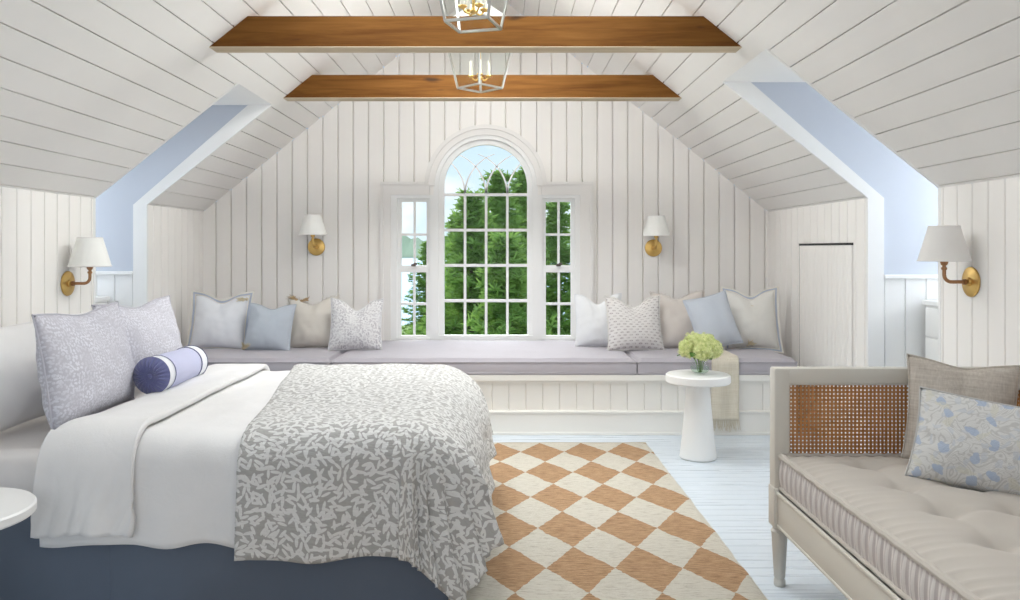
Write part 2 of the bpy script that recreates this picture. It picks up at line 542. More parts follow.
M['shade_bright'] = fabric('bright_white_shade', (0.88, 0.88, 0.85), weave=500, bump=0.05)
M['bolster_body'] = fabric('lavender_blue_linen', (0.56, 0.575, 0.77))
M['bolster_navy'] = fabric('navy_velvet', (0.13, 0.14, 0.30), sheen=0.5)
M['cane'] = fabric('woven_cane', (0.46, 0.20, 0.055), rough=0.55, sheen=0.0, var=0.25)

def foliage(name, a, b, sc=1.6):
    t = NT(name)
    f = t.noise(t.coord('Object'), sc, 4, 0.6)
    t.col(t.ramp(f, [(0.3, a), (0.7, b)])); t.set(Roughness=0.7)
    tr = t.n('ShaderNodeBsdfTranslucent'); tr.inputs[0].default_value = tuple(b) + (1,)
    mx = t.n('ShaderNodeMixShader'); mx.inputs[0].default_value = 0.35
    t.l(t.b.outputs[0], mx.inputs[1]); t.l(tr.outputs[0], mx.inputs[2]); t.l(mx.outputs[0], t.out.inputs[0])
    return t.m
M['pine'] = foliage('pine_needles', (0.06, 0.16, 0.03), (0.33, 0.52, 0.12))
M['shrub'] = foliage('shrub_leaves', (0.1, 0.2, 0.05), (0.25, 0.42, 0.12))
M['far'] = foliage('distant_trees', (0.16, 0.25, 0.17), (0.24, 0.36, 0.22))
M['bark'] = paint('bark', (0.10, 0.075, 0.055), 0.9, 0.3)
M['grass'] = foliage('grass', (0.16, 0.27, 0.06), (0.30, 0.43, 0.12))
def water():
    t = NT('lake_water'); t.col((0.42, 0.58, 0.78)); t.set(Roughness=0.6); t.b.inputs['Specular IOR Level'].default_value = 0.05
    t.bump(t.noise(t.coord('Object'), 0.6, 3), 0.1, 0.3)
    return t.m
M['water'] = water()
M['petal'] = foliage('hydrangea_petals', (0.36, 0.48, 0.07), (0.95, 0.95, 0.62), 60)
M['leaf'] = foliage('hydrangea_leaf', (0.04, 0.12, 0.02), (0.12, 0.26, 0.05))
M['stem'] = paint('green_stem', (0.15, 0.26, 0.07), 0.6)

# ---------------------------------------------------------------- room shell
def planked(name, polys, O, U, V, N, lines, axis, mat, kind='v', width=0.011, depth=0.015):
    """polygons in (a, b) plane coordinates, cut by real grooves at the given positions"""
    bm = bmesh.new()
    for poly in polys:
        bm.faces.new([bm.verts.new((a, b, 0)) for a, b in poly])
    bmesh.ops.remove_doubles(bm, verts=bm.verts, dist=1e-5)
    nrm = Vector((1, 0, 0)) if axis == 0 else Vector((0, 1, 0))
    h = width / 2
    offs = [(-h, 0), (0, depth), (h, 0)] if kind == 'v' else [(-h - .0006, 0), (-h, depth), (h, depth), (h + .0006, 0)]
    lo = min(v.co[axis] for v in bm.verts); hi = max(v.co[axis] for v in bm.verts)
    push = []
    for g in lines:
        if g - h - .002 <= lo or g + h + .002 >= hi: continue
        for d, z in offs:
            bmesh.ops.bisect_plane(bm, geom=bm.verts[:] + bm.edges[:] + bm.faces[:], plane_co=nrm * (g + d), plane_no=nrm, dist=1e-6)
            if z: push.append((g + d, z))
    for v in bm.verts:
        for g, z in push:
            if abs(v.co[axis] - g) < 1e-5: v.co.z = z
    O, U, V, N = Vector(O), Vector(U), Vector(V), Vector(N)
    for v in bm.verts:
        a, b, d = v.co
        v.co = O + U * a + V * b - N * d
    bm.normal_update()
    for f in bm.faces:
        if f.normal.dot(N) < -0.01: f.normal_flip()
    me = bpy.data.meshes.new(name); bm.to_mesh(me); bm.free()
    me.materials.append(mat)
    o = bpy.data.objects.new(name, me); C.objects.link(o)
    return struct(o)
def series(a, b, step, phase):
    k = math.ceil((a - phase) / step); out = []
    while phase + k * step <= b:
        out.append(phase + k * step); k += 1
    return out

YB = -1.9                                            # wall behind the camera
EZL, EZR = ceil_z(XL), ceil_z(XR)                    # eaves
DL0, DL1, DR0, DR1 = 5.075, 5.83, 4.20, 5.03         # dormer openings along the room
ADDED_SKYLIGHTS = ((2.95, 4.15, .25, .92), (4.60, 5.30, .14, .62))   # openings added high on both slopes for the fill lamps
NL0, NL1, NR0, NR1 = 1.35, 2.15, 1.15, 1.95           # two unseen dormers added beside the camera for side light
DZ = 2.325                                            # dormer ceiling
DXL, DXR = RX - (RZ - DZ) / SL, RX + (RZ - DZ) / SL
OXL, OXR = XL - 1.12, XR + 1.12                      # outer ends of the dormers

planked('floor', [[(YB, OXL), (YW, OXL), (YW, OXR), (YB, OXR)]], (0, 0, 0), (0, 1, 0), (1, 0, 0), (0, 0, 1),
        series(YB, YW, 0.083, 0.02), 0, M['floor'], 'gap', 0.002, 0.003)

# sloping ceiling with the two dormer openings
q = math.sqrt(1 + SL * SL)
for side, sg, y0, y1, xw in (('left', -1, DL0, DL1, XL), ('right', 1, DR0, DR1, XR)):
    vmax = abs(xw - RX) * q; vh = (RZ - DZ) / SL * q
    n0, n1 = (NL0, NL1) if sg < 0 else (NR0, NR1)
    holes = [(n0, n1, vh, vmax), (y0, y1, vh, vmax)] + [(a_, b_, h0 * q, h1 * q) for a_, b_, h0, h1 in ADDED_SKYLIGHTS]
    ys = sorted({YB, YW} | {h_[k] for h_ in holes for k in (0, 1)}); vs_ = sorted({0.0, vmax} | {h_[k] for h_ in holes for k in (2, 3)})
    pl = []
    for a_, b_ in zip(ys, ys[1:]):
        for c_, d_ in zip(vs_, vs_[1:]):
            my, mv = (a_ + b_) / 2, (c_ + d_) / 2
            if not any(h_[0] < my < h_[1] and h_[2] < mv < h_[3] for h_ in holes): pl.append([(a_, c_), (b_, c_), (b_, d_), (a_, d_)])
    planked('ceiling_' + side, pl, (RX, 0, RZ), (0, 1, 0), (sg / q, 0, -SL / q), (-sg * SL / q, 0, -1 / q), series(0, vmax, 0.1383, 2.344), 1, M['ceiling'], 'gap', 0.0055, 0.014)

# added roof windows that carry the fill lamps: white shaft, sash and glass
nwin = 8
for sg in (-1, 1):
    for y0, y1, h0, h1 in ADDED_SKYLIGHTS:
        nrm = Vector((sg * SL / q, 0, 1 / q)); dn = Vector((sg / q, 0, -SL / q)); O_ = Vector((RX, 0, RZ))
        def pt(y, v, d): return O_ + Vector((0, y, 0)) + dn * v + nrm * d
        m = MB(); e = .035
        for (a_, b_, c_, d_) in ((y0, y1, h0 * q, h0 * q + e), (y0, y1, h1 * q - e, h1 * q), (y0, y0 + e, h0 * q + e, h1 * q - e), (y1 - e, y1, h0 * q + e, h1 * q - e)):
            m.prism([pt(a_, c_, -.006), pt(b_, c_, -.006), pt(b_, d_, -.006), pt(a_, d_, -.006)], nrm * .12)
        w = struct(m.build('window_%d' % nwin, M['white'])); nwin += 1
        m = MB(); m.prism([pt(y0 + e, h0 * q + e, .07), pt(y1 - e, h0 * q + e, .07), pt(y1 - e, h1 * q - e, .07), pt(y0 + e, h1 * q - e, .07)], nrm * .004); m.build('glass', M['glass'], w)

# knee walls
planked('wall_left', [[(YB, 0), (NL0, 0), (NL0, EZL), (YB, EZL)], [(NL1, 0), (DL0, 0), (DL0, EZL), (NL1, EZL)], [(DL1, 0), (YW, 0), (YW, EZL), (DL1, EZL)]],
        (XL, 0, 0), (0, 1, 0), (0, 0, 1), (1, 0, 0), series(YB, YW, 0.1287, 0.02), 0, M['wall'])
planked('wall_right', [[(YB, 0), (NR0, 0), (NR0, EZR), (YB, EZR)], [(NR1, 0), (DR0, 0), (DR0, EZR), (NR1, EZR)], [(DR1, 0), (YW, 0), (YW, EZR), (DR1, EZR)]],
        (XR, 0, 0), (0, 1, 0), (0, 0, 1), (-1, 0, 0), series(YB, YW, 0.1287, 0.05), 0, M['wall'])

# gable wall with the window opening
OL, OR_, OB, OT = wx(390), wx(580.5), wz(341), wz(195)
AX, AZ, AR = wx(485.7), wz(186), 50.5 / 118.5          # arch centre and radius
polys = [[(XL, 0), (OL, 0), (OL, ceil_z(OL)), (XL, EZL)], [(OR_, 0), (XR, 0), (XR, EZR), (OR_, ceil_z(OR_))], [(OL, 0), (OR_, 0), (OR_, OB), (OL, OB)]]
cols = sorted({OL, OR_, RX} | {AX + AR * math.cos(PI * k / 28) for k in range(29)})
def open_top(x):
    d = abs(x - AX)
    return AZ + math.sqrt(max(0, AR * AR - d * d)) if d < AR - 1e-6 else OT
for a, b in zip(cols, cols[1:]):
    m = (a + b) / 2
    inside = abs(m - AX) < AR
    ta = max(AZ, open_top(a)) if inside else OT; tb = max(AZ, open_top(b)) if inside else OT
    if inside:
        if abs(abs(a - AX) - AR) < 1e-6: ta = AZ
        if abs(abs(b - AX) - AR) < 1e-6: tb = AZ
    polys.append([(a, ta), (b, tb), (b, ceil_z(b)), (a, ceil_z(a))])
planked('wall_back', polys, (0, YW, 0), (1, 0, 0), (0, 0, 1), (0, -1, 0), series(XL, XR, 0.1287, -0.363), 0, M['wall'], 'v', 0.014, 0.020)

# wall behind the camera with a wide window opening
zf0, zf1, xf = 0.7, 2.75, 1.75
b = []
b.append([(XL, 0), (-xf, 0), (-xf, ceil_z(-xf)), (XL, EZL)]); b.append([(xf, 0), (XR, 0), (XR, EZR), (xf, ceil_z(xf))])
b.append([(-xf, 0), (xf, 0), (xf, zf0), (-xf, zf0)]); 
b.append([(-1.1, ceil_z(-1.1)), (-xf, ceil_z(-xf)), (-xf, 1.9), (-1.1, zf1 - .05)])
b.append([(xf, ceil_z(xf)), (.8, ceil_z(.8)), (.8, zf1 - .05), (xf, 1.7)])
b.append([(-1.1, zf1 - .05), (.8, zf1 - .05), (.8, ceil_z(.8)), (RX, RZ), (-1.1, ceil_z(-1.1))])
planked('wall_front', b, (0, YB, 0), (1, 0, 0), (0, 0, 1), (0, 1, 0), [], 0, M['wall'])

# dormers: cheeks, flat ceiling, outer wall with window opening, white casing, wainscot
def dormer(side, sg, xw, ox, y0, y1, dx, ez):
    def panel(name, y, thick):
        m = MB(); a_ = sg * .02; m.prism([(ox, y, 0), (xw + a_, y, 0), (xw + a_, y, ez), (dx + a_, y, DZ), (ox, y, DZ)], (0, thick, 0))
        return struct(m.build(name, M['blue']))
    panel('wall_%s_dormer_far' % side, y1 + .012, .06)
    panel('wall_%s_dormer_near' % side, y0 - .012, -.06)
    m = MB(); m.box(min(ox, dx), max(ox, dx), y0 - .02, y1 + .02, DZ, DZ + .05); struct(m.build('ceiling_%s_dormer' % side, M['white']))
    m = MB(); e = ox; t = sg * .06
    for (a0, a1, c0, c1) in ((y0, y1, 0, 1.05), (y0, y1, 2.16, DZ), (y0, y0 + .05, 1.05, 2.16), (y1 - .05, y1, 1.05, 2.16)):
        m.box(min(e, e + t), max(e, e + t), a0, a1, c0, c1)
    struct(m.build('wall_%s_dormer_outer' % side, M['blue']))
    f = MB()
    for (a0, a1, c0, c1) in ((y0 + .05, y0 + .09, 1.05, 2.16), (y1 - .09, y1 - .05, 1.05, 2.16), (y0 + .05, y1 - .05, 1.05, 1.1), (y0 + .05, y1 - .05, 2.11, 2.16), (y0 + .05, y1 - .05, 1.585, 1.625)):
        f.box(min(e, e + t * .6), max(e, e + t * .6), a0, a1, c0, c1)
    w = struct(f.build('window_%d' % {'left': 4, 'right': 5, 'left_second': 6, 'right_second': 7}[side], M['white']))
    g = MB(); g.box(e + t * .25 - .002, e + t * .25 + .002, y0 + .09, y1 - .09, 1.1, 2.11); g.build('glass', M['glass'], w)
    # casing standing on the far cheek and along the edges of the opening
    bw, vw = .165, .095
    pr = -sg * .003
    k = MB()
    k.strip([(dx + pr, y1 - .012, DZ), (xw + pr, y1 - .012, ez), (xw + pr, y1 - .012, 0)],
            [(dx + sg * bw, y1 - .012, DZ), (xw + sg * vw, y1 - .012, ez + (bw - vw) * SL * .0), (xw + sg * vw, y1 - .012, 0)], (0, .024, 0))
    struct(k.build('trim_%s_dormer_far' % side, M['white']))
    k = MB()
    k.strip([(dx + pr, y0 - .012, DZ), (xw + pr, y0 - .012, ez), (xw + pr, y0 - .012, 0)],
            [(dx + sg * .1, y0 - .012, DZ), (xw + sg * vw, y0 - .012, ez), (xw + sg * vw, y0 - .012, 0)], (0, .024, 0))
    struct(k.build('trim_%s_dormer_near' % side, M['white']))
    # beadboard wainscot with a cap rail on the far cheek
    a, c = sorted((xw + sg * vw, ox))
    p = planked('wall_%s_wainscot' % side, [[(a, 0), (c, 0), (c, 1.12), (a, 1.12)]], (0, y1 - .002, 0), (1, 0, 0), (0, 0, 1), (0, -1, 0), series(a, c, .128, xw + sg * .23), 0, M['white'], 'v', .009, .009)
    r = MB(); r.box(a, c, y1 - .022, y1 + .02, 1.118, 1.142, .004); struct(r.build('trim_%s_wainscot_cap' % side, M['white']))
dormer('left', -1, XL, OXL, DL0, DL1, DXL, EZL)
dormer('right', 1, XR, OXR, DR0, DR1, DXR, EZR)
dormer('left_second', -1, XL, OXL, NL0, NL1, DXL, EZL)  # unseen pair added to hold the side fill lamps
dormer('right_second', 1, XR, OXR, NR0, NR1, DXR, EZR)

# flush attic door in the right knee wall
o = planked('door_1', [[(5.245, 0.03), (6.175, 0.03), (6.175, 1.325), (5.245, 1.325)]], (XR - .004, 0, 0), (0, 1, 0), (0, 0, 1), (-1, 0, 0), series(5.2, 6.2, .0643, .05), 0, M['wall'], 'v', .007, .006)
m = MB(); m.box(XR - .006, XR + .02, 5.235, 6.18, 1.325, 1.34); m.box(XR - .004, XR + .02, 6.175, 6.18, .03, 1.325); m.build('door_gap', M['dark'], o)
for nm, x, sgn, segs in (('baseboard_left', XL, 1, ((YB, NL0), (NL1, DL0), (DL1, YW))), ('baseboard_right', XR, -1, ((YB, NR0), (NR1, DR0), (DR1, 5.24)))):
    m = MB()
    for a, b_ in segs: m.box(min(x, x + sgn * .014), max(x, x + sgn * .014), a, b_, 0, .13, .003)
    struct(m.build(nm, M['white']))

# ---------------------------------------------------------------- arched window group
def P(px, py, y): return (wx(px), y, wz(py))
m = MB()                                              # wall-coloured casing around the group
arc = [(485.7 + 58 * math.cos(PI * k / 40), 186 - 58 * math.sin(PI * k / 40)) for k in range(41)]
arci = [(485.7 + 51 * math.cos(PI * k / 40), 186 - 51 * math.sin(PI * k / 40)) for k in range(41)]
m.strip([P(a, b, YW - .022) for a, b in arc], [P(a, b, YW - .022) for a, b in arci], (0, .03, 0))
arcm = [(485.7 + 61 * math.cos(PI * k / 40), 186 - 61 * math.sin(PI * k / 40)) for k in range(41)]
arcn = [(485.7 + 57 * math.cos(PI * k / 40), 186 - 57 * math.sin(PI * k / 40)) for k in range(41)]
m.strip([P(a, b, YW - .034) for a, b in arcm], [P(a, b, YW - .034) for a, b in arcn], (0, .04, 0))
def pbox(m, x0, x1, y0, y1, d0, d1, bev=0.0): m.box(wx(x0), wx(x1), d0, d1, wz(y1), wz(y0), bev)
pbox(m, 383, 391, 184, 341, YW - .022, YW + .01); pbox(m, 580, 591, 184, 341, YW - .022, YW + .01)
pbox(m, 383, 430, 184, 195, YW - .021, YW + .01); pbox(m, 541.4, 591, 184, 195, YW - .021, YW + .01)
pbox(m, 381, 426, 182, 185, YW - .034, YW + .01); pbox(m, 546, 593, 182, 185, YW - .034, YW + .01)
pbox(m, 381, 384, 185.2, 341, YW - .034, YW + .01); pbox(m, 590, 593, 185.2, 341, YW - .034, YW + .01)
struct(m.build('trim_1', M['casing']))

w1 = MB()                                             # centre window: arched frame
n = 40
def arch(r, cx=485.7, cy=186.0, base=341.0):
    return [(cx + r, base)] + [(cx + r * math.cos(PI * k / n), cy - r * math.sin(PI * k / n)) for k in range(n + 1)] + [(cx - r, base)]
w1.strip([P(a, b, YW - .008) for a, b in arch(52)], [P(a, b, YW - .008) for a, b in arch(47)], (0, .085, 0))
w1.strip([P(a, b, YW + .02) for a, b in arch(47.2)], [P(a, b, YW + .02) for a, b in arch(41.6)], (0, .05, 0))
pbox(w1, 434.5, 537, 335.6, 341, YW - .006, YW + .075)
win1 = struct(w1.build('window_1', M['white']))
mt = MB()
XS = (464.8, 486.0, 507.4)
for x in XS: pbox(mt, x - 1.3, x + 1.3, 194.5, 336, YW + .03, YW + .055)
for y in (194.5, 230, 265.5, 301): pbox(mt, 443, 528.5, y - 1.4, y + 1.4, YW + .0285, YW + .0565)
def tracery(x0, sgn):
    pts = []
    for k in range(40):
        a = k / 39 * 1.25
        px, py = x0 + sgn * 43 * (1 - math.cos(a)), 194.5 - 43 * math.sin(a)
        if math.hypot(px - 485.7, py - 186) > 42.5: break
        pts.append((px, py))
    if len(pts) > 2:
        mt.strip([P(a - .9, b, YW + .032) for a, b in pts], [P(a + .9, b, YW + .032) for a, b in pts], (0, .02, 0))
for x in XS:
    tracery(x, 1); tracery(x, -1)
mt.build('muntins', M['white'], win1)
g = MB(); g.prism([P(a, b, YW + .044) for a, b in arch(43)][::-1], (0, .003, 0)); g.build('glass', M['glass'], win1)
for k, (o0, o1, g0, g1) in enumerate(((390, 434, 401, 426), (537.5, 581, 546, 571))):
    f = MB()
    pbox(f, o0, g0 - 4, 195, 341, YW - .006, YW + .08); pbox(f, g1 + 4, o1, 195, 341, YW - .006, YW + .08)
    pbox(f, g0 - 4.2, g1 + 4.2, 195, 198, YW - .006, YW + .08); pbox(f, g0 - 4.2, g1 + 4.2, 338, 341, YW - .006, YW + .08)
    w = struct(f.build('window_%d' % (k + 2), M['white']))
    for nm, a, b_, d, mid in (('upper_sash', 198, 268.6, YW + .045, 234.5), ('lower_sash', 268, 338, YW + .015, 304)):
        s = MB()
        ya, yb = (a + 3.6, b_ - 3.2) if nm[0] == 'u' else (a + 4.4, b_ - 2.4)
        pbox(s, g0 - 4, g0, a, b_, d, d + .03); pbox(s, g1, g1 + 4, a, b_, d, d + .03)
        pbox(s, g0, g1, a, ya, d, d + .03); pbox(s, g0, g1, yb, b_, d, d + .03)
        c = (g0 + g1) / 2 + .5
        pbox(s, c - 1.2, c + 1.2, ya, yb, d + .005, d + .025); pbox(s, g0, g1, mid - 1.2, mid + 1.2, d + .0035, d + .0265)
        so = s.build(nm, M['white'], w)
        gl = MB(); pbox(gl, g0, g1, ya, yb, d + .013, d + .016); gl.build('glass', M['glass'], so)
    lk = MB(); c = (g0 + g1) / 2
    lk.box(wx(c - 2.2), wx(c + 2.2), YW - .012, YW + .02, wz(266.4), wz(263.8), .003); lk.box(wx(c + .2), wx(c + 3.6), YW - .014, YW + .01, wz(265), wz(262.9), .003)
    lk.build('sash_lock', M['lock'], w)

# ---------------------------------------------------------------- ceiling beams
def beam(y, zb, label):
    hh, tt = .166, .125
    hb = (RZ - zb) / SL + .02; ht = (RZ - zb - hh) / SL + .02
    m = MB()
    bb = hb - .004 / SL
    m.prism([(RX - bb, y, zb + .004), (RX + bb, y, zb + .004), (RX + ht, y, zb + hh), (RX - ht, y, zb + hh)], (0, tt, 0))
    o = m.build('ceiling_beam', M['oak'])
    u = MB(); u.prism([(RX - hb, y, zb), (RX + hb, y, zb), (RX + bb, y, zb + .004), (RX - bb, y, zb + .004)], (0, tt, 0))  # thin bottom layer, coloured paler than the other faces
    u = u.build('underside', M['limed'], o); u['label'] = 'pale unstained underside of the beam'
    tag(o, label, 'beam', 'oak ceiling beams')
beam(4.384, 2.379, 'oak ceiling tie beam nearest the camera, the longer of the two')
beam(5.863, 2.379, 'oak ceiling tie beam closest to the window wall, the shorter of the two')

# ---------------------------------------------------------------- outside the window
GZ = -3.2
m = MB(); m.grid(lambda u, v: (-60 + 120 * u, 7.3 + 41 * v, GZ + .12 * noise.noise(Vector((u * 9, v * 5, 1)))), 30, 20)
o = struct(m.build('lawn', M['grass'], smooth=True)); tag(o, 'green lawn outside between the house and the lake')
m = MB(); m.box(-220, 160, 48, 420, GZ - .3, GZ - .05)
o = struct(m.build('lake', M['water'])); tag(o, 'pale blue lake seen through the windows')
m = MB()
m.grid(lambda u, v: (-260 + 460 * u, 415 + 40 * v, GZ + (v * (11 + 7 * noise.noise(Vector((u * 22, 0, 0))) + 2.5 * noise.noise(Vector((u * 120, v, 0)))))), 240, 3)
o = struct(m.build('far_shore', M['far'], smooth=True)); tag(o, 'hazy wooded far shore of the lake')

def conifer(name, seed, h, r, nb, size, flat=0.35):
    """crown of drooping whorled boughs, each bough a spray of needle tufts; origin at the foot"""
    rr = random.Random(seed)
    m = MB()
    for i in range(nb):
        k = (i + rr.random()) / nb
        z = h * (.10 + .90 * k)
        reach = r * (1 - k) ** .75 * rr.uniform(.55, 1.08) + .12
        az = i * 2.39996 + rr.uniform(-.4, .4)
        for j in range(int(3 + reach * 5)):
            q_ = (j + rr.random()) / (3 + reach * 5)
            d = reach * q_ ** .7
            p = Vector((math.cos(az) * d, math.sin(az) * d, z + .22 * d * (1 - k) - .18 * d * d / max(r, .1) + rr.uniform(-.1, .1)))
            p += Vector((rr.uniform(-1, 1), rr.uniform(-1, 1), rr.uniform(-.5, .5))) * .18 * (.4 + reach)
            for t_ in range(24):
                v = Vector((rr.gauss(0, 1), rr.gauss(0, 1), rr.gauss(.25, flat))).normalized() * size * rr.uniform(.5, 1.2)
                w = v.cross(Vector((rr.gauss(0, 1), rr.gauss(0, 1), rr.gauss(0, 1)))).normalized() * size * .10
                a = [m.bm.verts.new(x) for x in (p - w, p + w, p + v + w * .5, p + v - w * .5)]
                m.bm.faces.new(a)
    me = m.build('foliage', M['pine'], normals=False)
    tr = MB(); tr.tube([(0, 0, 0), (.03, .02, h * .4), (0, 0, h * .96)], [r * .055 + .04, r * .04 + .03, .015], 8)
    tk = tr.build('trunk', M['bark'], smooth=True)
    root = thing(name, 'tree', 'tree', (0, 0, 0))
    me.parent = root; tk.parent = root
    return root
protos = [conifer('pine_tree', 3, 6.6, 1.7, 170, .18), conifer('pine_tree', 11, 6.2, 1.7, 170, .17), conifer('pine_tree', 23, 5.0, 1.55, 150, .17)]
TREES = [  # proto, pixel x of the stem, distance, pixel y of the tip, label
    (1, 497, 19.6, 168, 'tall pointed pine seen just right of the middle of the arched window'),
    (0, 524, 23.2, 166, 'pine with its tip high in the right part of the arched window'),
    (2, 472, 15.8, 190, 'broad bushy pine filling the lower left of the arched window'),
    (0, 456, 25.5, 212, 'pine farther back at the left edge of the arched window'),
    (2, 505, 12.6, 232, 'low broad pine nearest the house, bottom right of the arched window'),
    (1, 558, 16.2, 196, 'pine filling the narrow right sash window'),
    (0, 590, 21.5, 205, 'pine partly hidden behind the right edge of the right sash window'),
    (1, 427, 31.0, 240, 'small pine at the right edge of the left sash window'),
]
used = [False] * 3
for k, px, Y, py, lab in TREES:
    t_ = protos[k]
    hproto = (6.6, 6.2, 5.0)[k]
    if used[k]: t_ = copy_tree(t_)
    used[k] = True
    ztop = H - (py - VY) * Y / F
    s = (ztop - GZ) / (hproto * 1.02)
    t_.location = ((px - VX) * Y / F, Y, GZ)
    t_.scale = (s, s, s); t_.rotation_euler = (0, 0, px * 1.7)
    tag(t_, lab, 'tree', 'pines outside the window')

# ---------------------------------------------------------------- window bench and its cushions
BY = 5.73                                            # bench front
BT = .421                                            # top of the wooden bench
b0, b1 = XL + .02, 2.06
bench = thing('window_bench', 'built-in white beadboard bench running under the window along the whole back wall', 'bench', ((b0 + b1) / 2, BY, 0))
bx = (b0 + b1) / 2
def part(mb, name, mat, parent, off, **k):
    for v in mb.bm.verts: v.co -= Vector(off)
    return mb.build(name, mat, parent, **k)
m = MB(); m.box(b0, b1, BY - .015, YW - .003, BT - .042, BT, .004); part(m, 'bench_top', M['bench'], bench, (bx, BY, 0))
m = MB(); m.box(b0, b1, BY, BY + .03, .376 - .016, BT - .043); m.box(b0, b1, BY - .004, BY + .03, 0.0, .150, .003); m.box(b0, b1, BY - .010, BY + .03, .150, .168, .004); m.box(b0, b1, BY - .012, BY + .02, 0, .022, .003)
for x in (-2.4, -.36, 1.60): m.box(x, x + .105, BY + .001, BY + .03, .165, .362)
m.box(b1 - .03, b1, BY + .0005, YW - .003, 0, BT - .043)
part(m, 'face_frame', M['bench'], bench, (bx, BY, 0))
o = planked('beadboard', [[(b0, .15), (b1, .15), (b1, .365), (b0, .365)]], (-bx, .014, 0), (1, 0, 0), (0, 0, 1), (0, -1, 0), series(b0, b1, .1185, -.315), 0, M['bench'], 'v', .008, .008)
del o['kind']; o.parent = bench

def seat_cushion(x0, x1, label):
    w, d, h = x1 - x0 - .008, YW - BY - .02, .112
    m = MB()
    r = .028
    def top(u, v):
        x, y = (u - .5) * w, v * d
        e = min(u, 1 - u) * w; e2 = min(v, 1 - v) * d
        edge = min(e, e2)
        k = max(0, 1 - edge / r)
        z = h - r * (1 - math.sqrt(max(0, 1 - k * k))) + .010 * (1 - math.exp(-edge / .15)) + .004 * noise.noise(Vector((x * 4, y * 4, x0)))
        return (x, y, z)
    def us(u): return u
    m.grid(top, 60, 40)
    m.grid(lambda u, v: ((u - .5) * w, -.004 * math.sin(PI * v), v * (h - r)), 40, 6)
    m.grid(lambda u, v: (-w / 2, u * d, v * (h - r)), 20, 4); m.grid(lambda u, v: (w / 2, u * d, v * (h - r)), 20, 4)
    o = m.build('seat_cushion', M['seat'], smooth=True, weld=True, loc=((x0 + x1) / 2, BY - .012, BT + .001))
    tag(o, label, 'cushion', 'window bench cushions')
    p = MB()
    for z in (h - r + .004, .012):
        p.tube([(-w / 2 + .006, .004 - .006, z), (w / 2 - .006, .004 - .006, z)], .0045, 6)
        p.tube([(-w / 2 - .001, .006, z), (-w / 2 - .001, d - .006, z)], .0045, 6); p.tube([(w / 2 + .001, .006, z), (w / 2 + .001, d - .006, z)], .0045, 6)
    p.build('piping', M['seat'], o, smooth=True)
seat_cushion(b0 + .02, -1.2, 'lavender-grey bench cushion at the left end behind the bed')
seat_cushion(-1.2, .935, 'long lavender-grey bench cushion in the middle, below the arched window')
seat_cushion(.935, 2.055, 'lavender-grey bench cushion at the right end with the throw over it')
ST = BT + .001 + .118                                 # sitting surface

# ---------------------------------------------------------------- pillows
def pillow(name, w, h, t, mat, loc, rz=0.0, lean=0.25, roll=0.0, chop=0.0, pinch=.072, seed=0, n=30, uvs=1.0, full=.55, sag=.015):
    """soft filled pillow standing on its lower edge; faces -Y before rotation"""
    def outline(u, v):
        x = u * w / 2 * (1 - pinch * (1 - v * v))
        z = v * h / 2 * (1 - pinch * (1 - u * u))
        if chop: z -= chop * math.exp(-(u / .42) ** 2) * max(0, (v + 1) / 2) ** 2.5
        if v < 0: z += sag * (1 - u * u) * (-v) ** 3 * 0
        return x, z
    def mk(sg):
        def fn(a, b):
            u, v = a * 2 - 1, b * 2 - 1
            x, z = outline(u, v)
            f = max(0, (1 - u ** 2) * (1 - v ** 2))
            y = t / 2 * f ** full * (1 - .25 * v)
            y *= 1 + .10 * noise.noise(Vector((u * 2.3 + seed, v * 2.3, sg)))
            y += f ** .5 * .005 * noise.noise(Vector((u * 4 + seed * 3, v * 4, sg * 2)))
            if chop: y *= 1 - .35 * math.exp(-(u / .22) ** 2) * max(0, v) ** 1.2
            rad = math.atan2(v, u)
            edge = max(abs(u), abs(v))
            y += .004 * math.sin(rad * 14 + seed) * max(0, edge - .5) * f ** .5 * 2
            return (x, -sg * y, z + h / 2)
        return fn
    m = MB()
    m.grid(mk(1), n, n, lambda a, b: (a * w * uvs, b * h * uvs)); m.grid(mk(-1), n, n, lambda a, b: (a * w * uvs, b * h * uvs))
    o = m.build(name, mat, smooth='all', weld=True)
    o.location = loc
    o.rotation_euler = (Matrix.Rotation(rz, 3, 'Z') @ Matrix.Rotation(-lean, 3, 'X') @ Matrix.Rotation(roll, 3, 'Y')).to_euler()
    o['outline'] = 0; del o['outline']
    return o, outline, h
def edge_loop(outline, h, n=24, grow=0.0):
    pts = []
    for a, b in (((-1, -1), (1, -1)), ((1, -1), (1, 1)), ((1, 1), (-1, 1)), ((-1, 1), (-1, -1))):
        for k in range(n):
            f = k / n
            u, v = a[0] + (b[0] - a[0]) * f, a[1] + (b[1] - a[1]) * f
            x, z = outline(u, v)
            pts.append((x + grow * u, 0, z + h / 2 + grow * v))
    return pts
def welt(p, mat, r=.004, name='piping'):
    o, ol, h = p
    m = MB(); m.tube(edge_loop(ol, h), r, 6, closed=True)
    return m.build(name, mat, o, smooth=True)
def flange(p, mat, width=.03):
    o, ol, h = p
    a, b = edge_loop(ol, h, 24, -.004), edge_loop(ol, h, 24, width)
    m = MB(); nn = len(a)
    for yy in (-.003, .003):
        A = [m.bm.verts.new((x, yy, z)) for x, y, z in a]; B = [m.bm.verts.new((x, yy + .005 * math.sin(k * .9), z)) for k, (x, y, z) in enumerate(b)]
        for k in range(nn):
            f = m.bm.faces.new((A[k], A[(k + 1) % nn], B[(k + 1) % nn], B[k]))
            for l, w in zip(f.loops, ((k, 0), (k + 1, 0), (k + 1, 1), (k, 1))): l[m.uv].uv = w
    return m.build('flange', mat, o, smooth=True)
